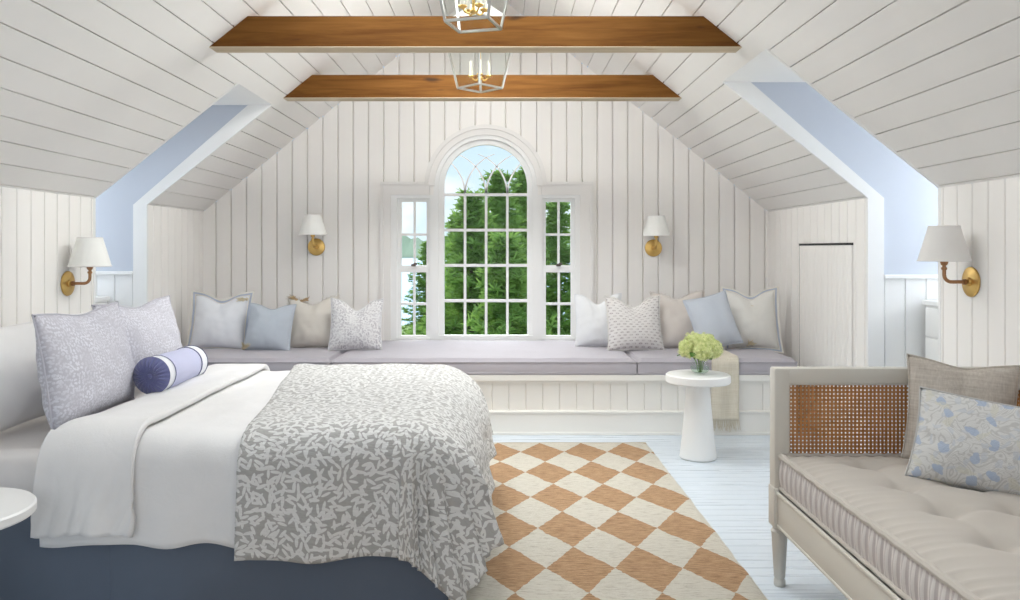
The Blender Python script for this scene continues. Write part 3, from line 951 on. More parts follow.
def fringe(p, mat, ln=.018, seed=1):
    o, ol, h = p
    rr = random.Random(seed)
    a = edge_loop(ol, h, 60)
    m = MB(); c = Vector((0, 0, h / 2))
    for q_ in a:
        q_ = Vector(q_); d = (q_ - c).normalized()
        d = (d + Vector((rr.uniform(-.4, .4), rr.uniform(-.5, .5), rr.uniform(-.4, .4)))) * ln * rr.uniform(.7, 1.2)
        m.tube([q_ - d * .2, q_ + d * .5, q_ + d], [.0022, .002, .0012], 4)
    return m.build('fringe', mat, o)
def tassel(p, u, v, mat, size=.06, seed=1, d=(0, 0, -1)):
    o, ol, h = p
    rr = random.Random(seed)
    x, z = ol(u, v); q_ = Vector((x, -.012, z + h / 2)); d = Vector(d).normalized()
    m = MB()
    m.lathe([(.002, -.012), (.011, -.008), (.013, 0), (.009, .009), (.002, .012)], 10)
    for v_ in m.bm.verts: v_.co += q_ + d * .008
    for k in range(34):
        e = (d + Vector((rr.uniform(-.45, .45), rr.uniform(-.45, .25), rr.uniform(-.35, .35)))) * size * rr.uniform(.75, 1.1)
        m.tube([q_ + d * .012, q_ + d * .012 + e * .5 + Vector((0, -.004, 0)), q_ + e], [.004, .0035, .0022], 4)
    return m.build('tassel', mat, o)
def bench_at(px, Y): return ((px - VX) * Y / F, Y, ST - .004)

G = 'pillows on the window bench'
# left of the window, from the corner towards the window
p = pillow('bench_pillow', .415, .425, .18, M['linen_white'], bench_at(217, 6.23), .04, .28, .02, .055, seed=1)
tag(p[0], 'white bench pillow with grey-blue striped flange in the left corner of the window bench', 'pillow', G)
flange(p, M['flange'], .034); tassel(p, .97, .86, M['tassel'], .06, 2, (-.9, -.2, -.2))
p = pillow('bench_pillow', .36, .37, .16, M['linen_blue'], bench_at(266, 6.11), -.06, .34, .03, .035, seed=2)
tag(p[0], 'pale blue bench pillow left of the window, between the white and the beige one', 'pillow', G); welt(p, M['linen_blue']); tassel(p, -.96, -.93, M['tassel'], .07, 4, (.5, -.7, .1))
p = pillow('bench_pillow', .39, .41, .18, M['linen_beige'], bench_at(311, 6.29), .03, .32, -.02, .055, seed=3)
tag(p[0], 'beige bench pillow with fringed edge and tan tassels, left of the window', 'pillow', G)
fringe(p, M['linen_beige'], .02, 3); tassel(p, -.62, .93, M['tan'], .05, 5, (-.5, 0, .3)); tassel(p, -.5, .93, M['tan'], .05, 6, (.8, 0, .2))
p = pillow('bench_pillow', .40, .405, .17, M['smudge'], bench_at(355, 6.15), .10, .30, .02, .085, seed=4)
tag(p[0], 'white bench pillow with faded grey block print, next to the window on its left', 'pillow', G); welt(p, M['smudge'])
# right of the window
p = pillow('bench_pillow', .37, .43, .17, M['linen_cool'], bench_at(599, 6.36), -.10, .30, -.02, .075, seed=5)
tag(p[0], 'plain cool white bench pillow next to the window on its right', 'pillow', G); welt(p, M['linen_cool'])
p = pillow('bench_pillow', .42, .425, .17, M['block'], bench_at(636, 6.14), .02, .32, -.01, .075, seed=6)
tag(p[0], 'bench pillow with brownish dotted block print in upright rows, right of the window', 'pillow', G); welt(p, M['linen_cream']); fringe(p, M['linen_cream'], .012, 8)
p = pillow('bench_pillow', .41, .455, .18, M['linen_blush'], bench_at(683, 6.25), -.05, .32, -.05, .045, seed=7)
tag(p[0], 'blush-beige bench pillow with fringed edge behind the flowers', 'pillow', G); fringe(p, M['linen_blush'], .016, 9)
p = pillow('bench_pillow', .375, .46, .18, M['linen_cream'], bench_at(754, 6.24), -.08, .28, -.01, .06, seed=8)
tag(p[0], 'cream bench pillow with striped flange in the right corner of the window bench', 'pillow', G)
flange(p, M['flange'], .032); tassel(p, -.2, .78, M['tassel'], .06, 10, (.3, -.3, -.8)); tassel(p, .1, .8, M['tassel'], .05, 11, (-.4, -.2, -.6)); tassel(p, -.30, -.93, M['tassel'], .065, 12, (.5, -.9, .15))
p = pillow('bench_pillow', .37, .41, .17, M['linen_sky'], (lambda q: (q[0], q[1], q[2] + .03))(bench_at(722, 6.08)), .25, .30, -.20, .0, seed=9, pinch=.07)
tag(p[0], 'plain sky blue bench pillow tilted against the cream one, right of the flowers', 'pillow', G); welt(p, M['linen_sky'])

# ---------------------------------------------------------------- throw over the bench
def throw():
    m = MB()
    x0, x1 = (711 - VX) / 143.2, (738 - VX) / 143.2
    L0, top, fr = .42, ST, BY - .022
    def fn(u, v):
        s = v * (L0 + .42)
        x = x0 + (x1 - x0) * u + .006 * noise.noise(Vector((u * 2, v * 4, 3)))
        wv = .005 * math.sin(u * 9 + v * 2)
        r = .03
        if s < L0 - r: y, z = fr + L0 - s, top + .004 + .003 * noise.noise(Vector((u * 3, v * 6, 0)))
        elif s < L0 - r + r * PI / 2:
            a = (s - L0 + r) / r; y, z = fr + r - r * math.sin(a), top + .004 - r * (1 - math.cos(a))
        else:
            e = s - (L0 - r + r * PI / 2); y, z = fr - .003 + wv * min(1, e * 6), top + .004 - r - e
        return (x, y, z)
    m.grid(fn, 14, 60, lambda a, b_: (a, b_))
    o = m.build('throw_blanket', M['throw'], smooth=True)
    md = o.modifiers.new('thick', 'SOLIDIFY'); md.thickness = .008; md.offset = 1
    tag(o, 'oatmeal throw blanket hanging over the front of the bench behind the pedestal table', 'blanket')
    rr = random.Random(5); f = MB()
    for k in range(46):
        u = (k + .5) / 46; p0 = Vector(fn(u, 1.0))
        e = Vector((rr.uniform(-.012, .012), rr.uniform(-.012, .004), -rr.uniform(.05, .085)))
        f.tube([p0 + Vector((0, 0, .006)), p0 + e * .5, p0 + e], [.003, .0028, .002], 4)
    f.build('fringe', M['throw'], o)
throw()

# ---------------------------------------------------------------- wall sconces
def sconce(label, mount, rz, bright=False, metal_='brass'):
    """arm reaches out along -Y from the wall plate before rotation"""
    t_ = thing('wall_sconce', label, 'wall lamp', mount, rz, 'brass wall sconces')
    m = MB(); m.lathe([(.0, 0), (.070, 0), (.0725, -.004), (.071, -.010), (.060, -.013), (.022, -.015), (.020, -.024), (.013, -.027), (.0, -.027)], 40, axis='Y', cap=False)
    m.build('wall_plate', M['brass'], t_, smooth=True)
    A = M['bronze'] if metal_ == 'bronze' else M['brass']
    r = .035
    pts = [(0, -.02, 0), (0, -.06, 0), (0, -.133 + r, 0)] + [(0, -.133 + r - r * math.sin(k * PI / 16), r - r * math.cos(k * PI / 16)) for k in range(1, 9)] + [(0, -.133, .085)]
    m = MB(); m.tube(pts, .0085, 14); m.lathe([(.0, .058), (.012, .058), (.0135, .064), (.012, .070), (.0, .070)], 16, (0, -.133, 0), cap=False); m.lathe([(0, -.03), (.014, -.03), (.014, -.042), (0, -.042)], 16, axis='Y', cap=False)
    m.build('arm', A, t_, smooth=True)
    m = MB(); m.lathe([(0, .08), (.013, .08), (.018, .092), (.018, .125), (.014, .13), (0, .13)], 20, (0, -.133, 0), cap=False)
    m.build('socket', A, t_, smooth=True)
    m = MB(); m.lathe([(0, .13), (.012, .132), (.022, .155), (.023, .175), (.014, .196), (0, .202)], 20, (0, -.133, 0), cap=False)
    m.build('bulb', M['shade_bright'], t_, smooth=True)
    zb, zt, rb, rt = .098, .268, .116, .068
    m = MB(); n_ = 48
    m.lathe([(rb, zb), (rt, zt), (rt - .003, zt), (rb - .003, zb), (rb, zb)], n_, (0, -.133, 0), cap=False)
    s = m.build('shade', M['shade_bright'] if bright else M['shade'], t_, smooth=True, weld=True)
    for z, rr in ((zb + .003, rb), (zt - .003, rt)):
        m = MB(); m.tube([(rr * math.cos(2 * PI * k / 48), -.133 + rr * math.sin(2 * PI * k / 48), z) for k in range(48)], .0028, 6, closed=True)
        m.build('trim_ring', M['shade'], s, smooth=True)
    m = MB()
    for k in range(3):
        a = 2 * PI * k / 3; m.tube([(0, -.133, .2), (math.cos(a) * .07, -.133 + math.sin(a) * .07, .252)], .0015, 5)
    m.build('shade_frame', M['brass'], s)
sconce('brass sconce with white shade on the left side wall above the bed', (XL, 4.758, 1.10), PI / 2, True, 'bronze')
sconce('brass sconce with white shade on the right side wall above the daybed', (XR, 3.911, 1.143), -PI / 2, False, 'bronze')
sconce('small-looking brass sconce on the back wall left of the arched window', (wx(316.5), YW, 1.317), 0, True)
sconce('small-looking brass sconce on the back wall right of the arched window', (wx(653.3), YW, 1.308), 0, True)

# ---------------------------------------------------------------- lantern pendants
def lantern(loc, rz, label, ridge):
    t_ = thing('lantern_pendant', label, 'pendant lamp', loc, rz, 'glass lantern pendants')
    b_, t2, h = .098, .165, .40                        # half widths at bottom and top, height
    th = .0075
    def corner(k, z):
        hw = b_ + (t2 - b_) * z / h
        return Vector((hw * (1, -1, -1, 1)[k], hw * (1, 1, -1, -1)[k], z))
    m = MB()
    for k in range(4): m.tube([corner(k, 0), corner(k, h)], th, 4)
    for z, rr in ((0, th), (h, th)):
        for k in range(4): m.tube([corner(k, z), corner((k + 1) % 4, z)], rr, 4)
    m.build('frame', M['nickel'], t_)
    for k in range(4):
        g = MB(); a, b2 = corner(k, .008), corner((k + 1) % 4, .008); c, d = corner((k + 1) % 4, h - .008), corner(k, h - .008)
        nrm = (b2 - a).cross(c - a).normalized() * .002
        g.prism([a, b2, c, d], nrm); g.build('glass_pane', M['vase_glass'], t_)
    m = MB()
    tp = [corner(k, h) for k in range(4)]
    up = [Vector((.05 * (1, -1, -1, 1)[k], .05 * (1, 1, -1, -1)[k], h + .11)) for k in range(4)]
    for k in range(4):
        m.prism([tp[k], tp[(k + 1) % 4], up[(k + 1) % 4], up[k]], (0, 0, .004))
    m.box(-.052, .052, -.052, .052, h + .105, h + .118); m.build('roof_cap', M['nickel'], t_)
    m = MB(); top = ridge - loc[2]
    m.tube([(0, 0, h + .11), (0, 0, top - .02)], .006, 8); m.lathe([(.0, top - .03), (.055, top - .03), (.06, top), (0, top)], 24, cap=False)
    m.build('hanging_rod', M['nickel'], t_, smooth=True)
    m = MB(); m.tube([(0, 0, .06), (0, 0, h + .1)], .007, 10); m.lathe([(0, .045), (.012, .05), (.016, .062), (.01, .075), (0, .08)], 14, cap=False)
    for k in range(4):
        a = PI / 4 + k * PI / 2
        dx, dy = math.cos(a), math.sin(a)
        m.tube([(dx * .055 * q_, dy * .055 * q_, .07 - .022 * math.sin(q_ * PI)) for q_ in [j / 8 for j in range(9)]], .0045, 8)
        m.lathe([(0, .062), (.012, .066), (.022, .074), (.020, .078), (.010, .08), (0, .08)], 14, (dx * .055, dy * .055, 0), cap=False)
    cl = m.build('candelabra', M['brass'], t_, smooth=True)
    for k in range(4):
        a = PI / 4 + k * PI / 2; dx, dy = math.cos(a) * .055, math.sin(a) * .055
        m = MB(); m.lathe([(0, .08), (.0105, .08), (.0105, .165), (0, .166)], 14, (dx, dy, 0), cap=False); cd = m.build('candle_sleeve', M['candle'], cl, smooth=True)
lantern((-.131, 3.64, 2.295), R(-16), 'square glass lantern nearest the camera, cut off by the top of the photo', ceil_z(-.131))
lantern((-.144, 5.12, 2.305), R(45), 'square glass lantern hanging between the two beams', ceil_z(-.144))

# ---------------------------------------------------------------- rug
def rug():
    xr = lambda y: .958 + .0094 * (5.495 - y)
    m = MB()
    def fn(u, v):
        y = 1.0 + 4.495 * v
        x0, x1 = -1.15, xr(y) + .006 * noise.noise(Vector((y * 6, 2, 0)))
        x = x0 + (x1 - x0) * u
        e = min(1, min(1 - u, u) * 60, min(v, 1 - v) * 90)
        z = .003 + .011 * e + .0022 * noise.noise(Vector((x * 7, y * 45, 0)))
        if v >= 1: y += .008 * noise.noise(Vector((x * 5, 7, 0)))
        return (x, y, z)
    def uv(u, v):
        x, y, z = fn(u, v)
        return (x - .1125 - .0326 * (5.2 - y), y - 5.2)
    m.grid(fn, 70, 300, uv)
    o = m.build('area_rug', M['rug'], smooth=True)
    tag(o, 'jute rug with tan and cream diamond checks on the pale blue floor', 'rug')
rug()

# ---------------------------------------------------------------- bed
bed = thing('bed', 'bed with slate-blue upholstered base under white bedding and a leaf print coverlet', 'bed', (-1.25, 3.71, 0))
bo = (-1.25, 3.71, 0)
BX0, BX1, BY0, BY1 = -2.46, -.20, 2.935, 4.50
m = MB()
def skirt_pt(u, v):
    per = [(BX0, BY0), (BX1, BY0), (BX1, BY1), (BX0, BY1)]
    L = [BX1 - BX0, BY1 - BY0, BX1 - BX0]
    s = u * sum(L); k = 0
    while k < 2 and s > L[k]: s -= L[k]; k += 1
    a, b = per[k], per[k + 1]; f = s / L[k]
    nx, ny = ((0, -1), (1, 0), (0, 1))[k]
    p_ = .004 * math.sin(u * 90) * (1 - v) + .010 * math.exp(-((f - .5) / .012) ** 2) * 0
    seam = -.008 * math.exp(-((s - (1.05 if k == 0 else L[k] / 2)) / .012) ** 2)
    return (a[0] + (b[0] - a[0]) * f + nx * (p_ + seam), a[1] + (b[1] - a[1]) * f + ny * (p_ + seam), .015 + v * .36)
m.grid(skirt_pt, 400, 8)
m.box(BX0 + .01, BX1 - .01, BY0 + .01, BY1 - .01, .02, .37)
part(m, 'bed_base', M['skirt'], bed, bo, smooth=True)
m = MB(); m.box(BX0 + .01, BX1 - .02, BY0 + .012, BY1 - .02, .375, .575, .05, 4)
part(m, 'mattress', M['sheet'], bed, bo, smooth=True)

ZT = .645
def drape(s, t, off=0.0, amp=1.0, seed=0.0, pucker=0.0):
    x1, y0, y1 = -.36, 2.99, 4.41
    cx, cy = min(s, x1), min(max(t, y0), y1)
    ox, oy = s - cx, t - cy
    d = math.hypot(ox, oy)
    # soft filling: gentle domes and long wrinkles
    n1 = noise.noise(Vector((cx * 2.2 + seed, cy * 2.2, 0))) * .016 + noise.noise(Vector((cx * 7 + seed, cy * 3.0, 4))) * .010 * amp
    z = ZT + n1 + off
    if d < 1e-6: return Vector((s, t, z))
    nx, ny = ox / d, oy / d
    Rr = .12 * ny * ny + .25 * nx * nx + off
    fl = .05 * ny * ny + .30 * nx * nx + .25 * abs(nx * ny)
    dd = d
    if dd < Rr * PI / 2:
        a = dd / Rr; h = Rr * math.sin(a); dr = Rr * (1 - math.cos(a))
    else:
        e = dd - Rr * PI / 2
        h = Rr + e * math.sin(fl); dr = Rr + e * math.cos(fl)
    k = min(1, max(0, (dd - .1) / .3))
    along = cx * ny * ny + cy * nx * nx
    ang = math.atan2(-oy, max(ox, 0)) if (ox > 0) else 0
    h += k * amp * (.014 * math.sin(along * 9 + seed) + .008 * math.sin(along * 23 + 1 + seed) + (.045 * math.sin(ang * 4 + .6) if ox > 0 and abs(oy) > 0 else 0))
    h += k * .012 * noise.noise(Vector((along * 5, dd * 6, seed)))
    if pucker: h += pucker * max(0, (dd - .22) / .25) * (abs(noise.noise(Vector((along * 16 + dd * 5, dd * 3, 7)))) * .05)
    if ox > 0: h += 0
    return Vector((cx + nx * h, cy + ny * h, z - dr))

def sheet(name, s0, s1, t0, t1, ns, nt, mat, off, seed, thick, amp=1.0, edge=None, pucker=0.0):
    m = MB()
    def fn(u, v):
        t = t0 + (t1 - t0) * v
        a = s0(t) if callable(s0) else s0
        s = a + (s1 - a) * u
        tt = t
        if edge: tt = t + edge(s, v)
        p = drape(s, tt, off, amp, seed, pucker)
        le = s - a                                   # rolled free edge at the head side
        if 2.9 < t < 4.5: p.z -= thick * .8 * max(0, 1 - le / .06) ** 2
        return p
    def uv(u, v):
        t = t0 + (t1 - t0) * v; a = s0(t) if callable(s0) else s0
        return (a + (s1 - a) * u, t)
    m.grid(fn, ns, nt, uv)
    o = m.build(name, mat, smooth='all')
    md = o.modifiers.new('thick', 'SOLIDIFY'); md.thickness = thick; md.offset = -1
    return o
DN = .12 * PI / 2
dv = sheet('duvet', lambda t: -1.57 - .035 * min(1, max(0, (2.99 - t) / .35)) + .012 * math.sin(t * 4), -.24, 2.99 - DN - .262, 4.41 + DN + .2, 90, 110, M['duvet'], 0.0, 2.0, .035,
           edge=lambda s, v: .010 * math.sin(s * 17) * max(0, 1 - v * 6))
tag(dv, 'white duvet spread over the bed and turned back at the pillows', 'duvet')
fl_ = sheet('turned_back_flap', lambda t: -1.585 - .03 * min(1, max(0, (2.99 - t) / .35)) + .012 * math.sin(t * 4), -1.285, 2.99 - DN - .272, 4.41 + DN + .15, 60, 150, M['duvet'], .036, 2.0, .024,
            pucker=1.0, edge=lambda s, v: .008 * math.sin(s * 17 + .5) * max(0, 1 - v * 6))
fl_.parent = dv
cv = sheet('coverlet', lambda t: -.92 - .20 * min(1, max(0, (t - 2.99) / 1.4)), .18, 2.99 - DN - .345, 4.41 + DN + .24, 110, 130, M['coverlet'], .030, 9.0, .010, amp=1.0,
           edge=lambda s, v: .006 * math.sin(s * 13) * max(0, 1 - v * 6))
tag(cv, 'taupe and white leaf print coverlet folded over the foot of the bed', 'coverlet')
cv.data.materials.append(M['coverlet_back']); cv.modifiers['thick'].material_offset = 1; cv.modifiers['thick'].material_offset_rim = 0

# pillows and bolster on the bed (they face the foot of the bed, +X)
def bed_pillow(name, w, h, t, mat, x, y, z, label, cat='pillow', lean=.18, rz=PI / 2, **k):
    p = pillow(name, w, h, t, mat, (x, y, z), rz, lean, **k)
    tag(p[0], label, cat, 'pillows on the bed')
    return p
p = bed_pillow('bed_pillow', .74, .41, .19, M['cotton'], -1.915, 3.32, .60, 'plain white bed pillow nearest the camera, at the left edge of the photo', lean=.35, seed=11, pinch=.04); welt(p, M['cotton'], .003)
p = bed_pillow('bed_pillow', .66, .40, .17, M['cotton'], -2.00, 4.20, .60, 'plain white bed pillow mostly hidden behind the two patterned shams', lean=.30, seed=12, pinch=.04); welt(p, M['cotton'], .003)
p = bed_pillow('euro_sham', .76, .45, .21, M['sham'], -1.665, 3.37, .615, 'large lattice print sham nearer the camera on the bed', lean=.16, seed=13, chop=.02, pinch=.05, rz=PI / 2 + .06); welt(p, M['sham'], .004)
p = bed_pillow('euro_sham', .76, .425, .21, M['sham'], -1.78, 4.14, .625, 'lattice print sham farther from the camera, behind the bolster', lean=.20, seed=14, chop=.03, pinch=.05, rz=PI / 2 - .06); welt(p, M['sham'], .004)

def bolster():
    t_ = thing('bolster', 'lavender and navy bolster cushion lying in front of the shams', 'bolster', (-1.535, 3.81, .745), -.02, 'pillows on the bed')
    r, L = .079, .46
    def seg(name, y0, y1, mat, dr=0.0):
        m = MB(); m.lathe([(r + dr + .0015 * math.sin(k), y0 + (y1 - y0) * k / 6) for k in range(7)], 40, axis='Y', cap=False)
        return m.build(name, mat, t_, smooth=True)
    seg('white_band', -L / 2 + .012, -L / 2 + .075, M['linen_white'], .001); seg('body', -L / 2 + .083, L / 2 - .083, M['bolster_body']); seg('white_band', L / 2 - .075, L / 2 - .012, M['linen_white'], .001)
    for y in (-L / 2 + .079, L / 2 - .079): seg('navy_stripe', y - .005, y + .005, M['bolster_navy'], .002)
    for sg in (-1, 1):
        m = MB(); n_ = 120; rings = []
        for j in range(12):
            q_ = j / 11
            ring = []
            for k in range(n_):
                a = 2 * PI * k / n_
                rr = r * (1 - q_) + .004
                pl = .006 * math.sin(a * 22 + .6 * math.sin(3 * a)) * math.sin(PI * min(1, q_ * 1.1)) 
                y = sg * (L / 2 - .012 + .030 * math.sin(min(1, q_ * 1.6) * PI / 2) - .022 * max(0, q_ - .55) ** 1 * 1.4 + pl)
                ring.append(m.bm.verts.new((rr * math.cos(a), y, rr * math.sin(a))))
            rings.append(ring)
        for a, b in zip(rings, rings[1:]):
            for k in range(n_): m.bm.faces.new((a[k], a[(k + 1) % n_], b[(k + 1) % n_], b[k]))
        m.bm.faces.new(rings[-1])
        e = m.build('gathered_end', M['bolster_navy'], t_, smooth='all')
        m = MB(); m.lathe([(0, -.006), (.010, -.003), (.012, .002), (0, .008)], 14, (0, sg * (L / 2 + .010), 0), axis='Y', cap=False)
        m.build('covered_button', M['bolster_navy'], e, smooth=True)
bolster()

# ---------------------------------------------------------------- pedestal tables
def pedestal(label, loc, r, h, rb, rt, th):
    t_ = thing('pedestal_table', label, 'side table', loc, 0, 'round white pedestal tables')
    m = MB(); m.lathe([(0, h - th), (r - .006, h - th), (r, h - th + .006), (r, h - .006), (r - .006, h), (0, h)], 72, cap=False); m.build('tabletop', M['pedestal'], t_, smooth=True, weld=True)
    m = MB(); m.lathe([(0, .006), (rb - .004, .006), (rb, .012)] + [(rb + (rt - rb) * (k / 16) ** .85, .012 + (h - th - .012) * k / 16) for k in range(1, 17)] + [(0, h - th)], 56, cap=False); m.build('pedestal', M['pedestal'], t_, smooth=True, weld=True)
    m = MB(); m.lathe([(0, 0), (rb - .006, 0), (rb - .006, .007), (0, .007)], 48, cap=False); m.build('foot_ring', M['nickel'], t_, smooth=True)
TX, TY = 1.213, 5.10
pedestal('round white pedestal table holding the hydrangeas, on the floor in front of the window bench', (TX, TY, 0), .197, .523, .114, .068, .052)
pedestal('round white pedestal table beside the bed, cut off by the left edge of the photo', (-1.708, 2.52, 0), .24, .50, .14, .08, .034)

# ---------------------------------------------------------------- vase with hydrangeas
def flowers():
    m = MB(); z0 = .524
    m.lathe([(0, 0), (.034, 0), (.052, .012), (.062, .035), (.060, .055), (.050, .072), (.045, .085), (.0425, .085), (.047, .072), (.057, .055), (.0585, .035), (.049, .014), (.032, .006), (0, .006)], 40, cap=False)
    v = m.build('glass_vase', M['vase_glass'], smooth=True, weld=True, loc=(TX + .012, TY, z0))
    tag(v, 'small round clear glass vase on the pedestal table', 'vase')
    w = MB(); w.lathe([(0, .007), (.031, .007), (.048, .015), (.0575, .034), (.0565, .045), (0, .045)], 32, cap=False)
    wm = glass_mat('vase_water', (.86, .92, .88), .6); w.build('water', wm, v, smooth=True, weld=True)
    b = thing('hydrangea_bouquet', 'lime green hydrangea bunch in the small glass vase', 'flowers', (TX + .012, TY, z0 + .04))
    rr = random.Random(4)
    heads = [(-.075, -.01, .115, .062), (.07, -.02, .115, .064), (0, -.07, .11, .066), (0, .065, .12, .062), (-.03, -.01, .158, .068), (.045, .02, .15, .066), (-.06, .05, .12, .055), (.0, -.045, .15, .05)]
    for hx, hy, hz, hr in heads:
        m = MB()
        for k in range(150):
            ph = math.acos(1 - 2 * (k + .5) / 150); az = k * 2.39996
            d = Vector((math.sin(ph) * math.cos(az), math.sin(ph) * math.sin(az), math.cos(ph) * .85))
            c = Vector((hx, hy, hz)) + d * hr * rr.uniform(.72, 1.10)
            n_ = (d + Vector((rr.gauss(0, .3), rr.gauss(0, .3), rr.gauss(0, .3)))).normalized()
            u = n_.orthogonal().normalized(); w_ = n_.cross(u); a0 = rr.uniform(0, 6.28)
            for j in range(4):
                a = a0 + j * PI / 2
                e = u * math.cos(a) + w_ * math.sin(a); f = n_.cross(e)
                s = .0155 * rr.uniform(.75, 1.25)
                m.bm.faces.new([m.bm.verts.new(x) for x in (c, c + e * s * .6 + f * s * .45 + n_ * .002, c + e * s + n_ * .0005, c + e * s * .6 - f * s * .45 + n_ * .002)])
        m.build('flower_head', M['petal'], b, normals=False)
        s_ = MB(); s_.tube([(hx * .15, hy * .15, -.03), (hx * .3, hy * .3, .03), (hx, hy, hz)], .0022, 6); s_.build('stem', M['stem'], b, smooth=True)
    for k, (ang, ln, up) in enumerate(((2.9, .12, .03), (.3, .11, .02), (-1.2, .10, .02), (-2.2, .11, .05))):
        d = Vector((math.cos(ang), math.sin(ang), 0)); sd = Vector((-d.y, d.x, 0))
        m = MB(); m.grid(lambda u, v: Vector((0, 0, .055)) + d * (ln * u + .02) + sd * ((v - .5) * .07 * math.sin(PI * min(1, u * .94 + .06)) ** .8) + Vector((0, 0, up * math.sin(u * 2.6) - .01 * abs(v - .5))), 10, 6)
        m.build('leaf', M['leaf'], b, smooth=True)
flowers()

# ---------------------------------------------------------------- daybed
def daybed():
    X0, X1, Y0, Y1 = 1.04, 1.98, 1.12, 3.20
    c = ((X0 + X1) / 2, (Y0 + Y1) / 2, 0)
    t_ = thing('daybed', 'greige painted daybed with cane arm panels along the right wall', 'daybed', c)
    G_ = M['greige']
    def bx(name, *a, bev=.004, mb=None):
        m = MB(); m.box(*a, bev); return part(m, name, G_, t_, c, smooth=True)
    def cane(name, x0, x1, y0, y1, z0, z1):
        """open woven cane: paired uprights, paired crosspieces and diagonals"""
        m = MB(); alongx = (x1 - x0) > (y1 - y0)
        L = (x1 - x0) if alongx else (y1 - y0); Hh = z1 - z0; pit = .0150; w = .0023
        def bar(a0, b0, a1, b1, d, ww):
            A = Vector((a0, 0, b0)); B = Vector((a1, 0, b1)); t = (B - A).normalized(); n_ = Vector((-t.z, 0, t.x)) * ww
            q_ = []
            for p_ in (A - n_, B - n_, B + n_, A + n_): q_.append((p_.x, p_.z))
            if alongx: m.prism([(x0 + a, (y0 + y1) / 2 + d, z0 + b) for a, b in q_], (0, .0014, 0))
            else: m.prism([((x0 + x1) / 2 + d, y0 + a, z0 + b) for a, b in q_], (.0014, 0, 0))
        k = 0
        while k * pit < L:
            for e in (-.0024, .0024): bar(k * pit + e + .004, 0, k * pit + e + .004, Hh, .0, w * .9)
            k += 1
        k = 0
        while k * pit < Hh:
            for e in (-.0024, .0024): bar(0, k * pit + e + .004, L, k * pit + e + .004, .0016, w * .9)
            k += 1
        return part(m, name, M['cane'], t_, c)
    def leg(x, y):
        m = MB()
        m.lathe([(0, 0), (.020, 0), (.022, .006), (.022, .022), (.018, .030), (.021, .034), (.030, .20), (.033, .212), (.026, .22), (.026, .235), (0, .235)], 24, (x, y, 0), cap=False)
        part(m, 'leg', G_, t_, c, smooth=True)
    pw = .058
    for (x, y) in ((X0, Y1 - .06), (X1 - pw, Y1 - .06), (X0, Y0), (X1 - pw, Y0)):
        leg(x + pw / 2, y + .03)
        m = MB(); m.box(x, x + pw, y, y + .06, .232, .838, .005); m.box(x - .004, x + pw + .004, y - .004, y + .064, .232, .385, .005)
        part(m, 'post', G_, t_, c, smooth=True)
    for y in (Y1 - .055, Y0 + .005):                    # both arms
        bx('arm_top_rail', X0 + .002, X1 - .002, y - .003, y + .053, .782, .842)
        bx('arm_lower_rail', X0 + pw, X1 - pw, y + .004, y + .046, .40, .455)
        m = MB()
        for a in ((X0 + pw, X0 + pw + .005, y + .008, y + .042, .455, .782), (X1 - pw - .005, X1 - pw, y + .008, y + .042, .455, .782), (X0 + pw, X1 - pw, y + .008, y + .042, .776, .782), (X0 + pw, X1 - pw, y + .008, y + .042, .455, .463)): m.box(*a, .002)
        part(m, 'panel_bead', G_, t_, c)
        cane('cane_panel', X0 + pw + .004, X1 - pw - .004, y + .02, y + .026, .458, .780)
    bx('back_top_rail', X1 - .055, X1 - .003, Y0 + .03, Y1 - .03, .774, .844)
    bx('back_lower_rail', X1 - .05, X1 - .008, Y0 + .06, Y1 - .06, .40, .455)
    for k in range(1, 3):
        y = Y0 + .06 + (Y1 - Y0 - .12) * k / 3
        bx('back_stile', X1 - .048, X1 - .010, y - .02, y + .02, .45, .78)
    for k in range(3):
        a = Y0 + .06 + (Y1 - Y0 - .12) * k / 3 + .02; b = Y0 + .06 + (Y1 - Y0 - .12) * (k + 1) / 3 - .02
        cane('cane_panel', X1 - .032, X1 - .026, a, b, .458, .780)
    for x, sg in ((X0 + .010, 1), (X1 - .035, -1)):
        m = MB(); m.box(x, x + .025, Y0 + .05, Y1 - .05, .236, .374, .002); m.box(x - .006, x + .03, Y0 + .05, Y1 - .05, .358, .374, .004); m.box(x - .004, x + .028, Y0 + .05, Y1 - .05, .236, .247, .003)
        part(m, 'apron', G_, t_, c, smooth=True)
    for y in (Y1 - .045, Y0 + .02):
        m = MB(); m.box(X0 + .05, X1 - .05, y, y + .025, .236, .374, .002); part(m, 'end_apron', G_, t_, c)
    m = MB()
    for k in range(16):
        y = Y0 + .09 + k * .122; m.box(X0 + .03, X1 - .03, y, y + .07, .345, .372)
    part(m, 'slat_base', G_, t_, c)

    # tufted mattress lying on it
    mx0, mx1, my0, my1, z0, z1 = X0 + .024, X1 - .062, Y0 + .075, Y1 - .062, .3755, .502
    W, L = mx1 - mx0, my1 - my0
    mo = thing('daybed_mattress', 'tufted oatmeal mattress with striped border lying on the daybed', 'mattress', ((mx0 + mx1) / 2, (my0 + my1) / 2, z0))
    mc = ((mx0 + mx1) / 2, (my0 + my1) / 2, z0)
    tufts = []
    for i, x in enumerate((1.315, 1.535, 1.755)):
        k = 0
        while True:
            y = 2.955 - k * .262
            if y < my0 + .1: break
            tufts.append((x, y)); k += 1
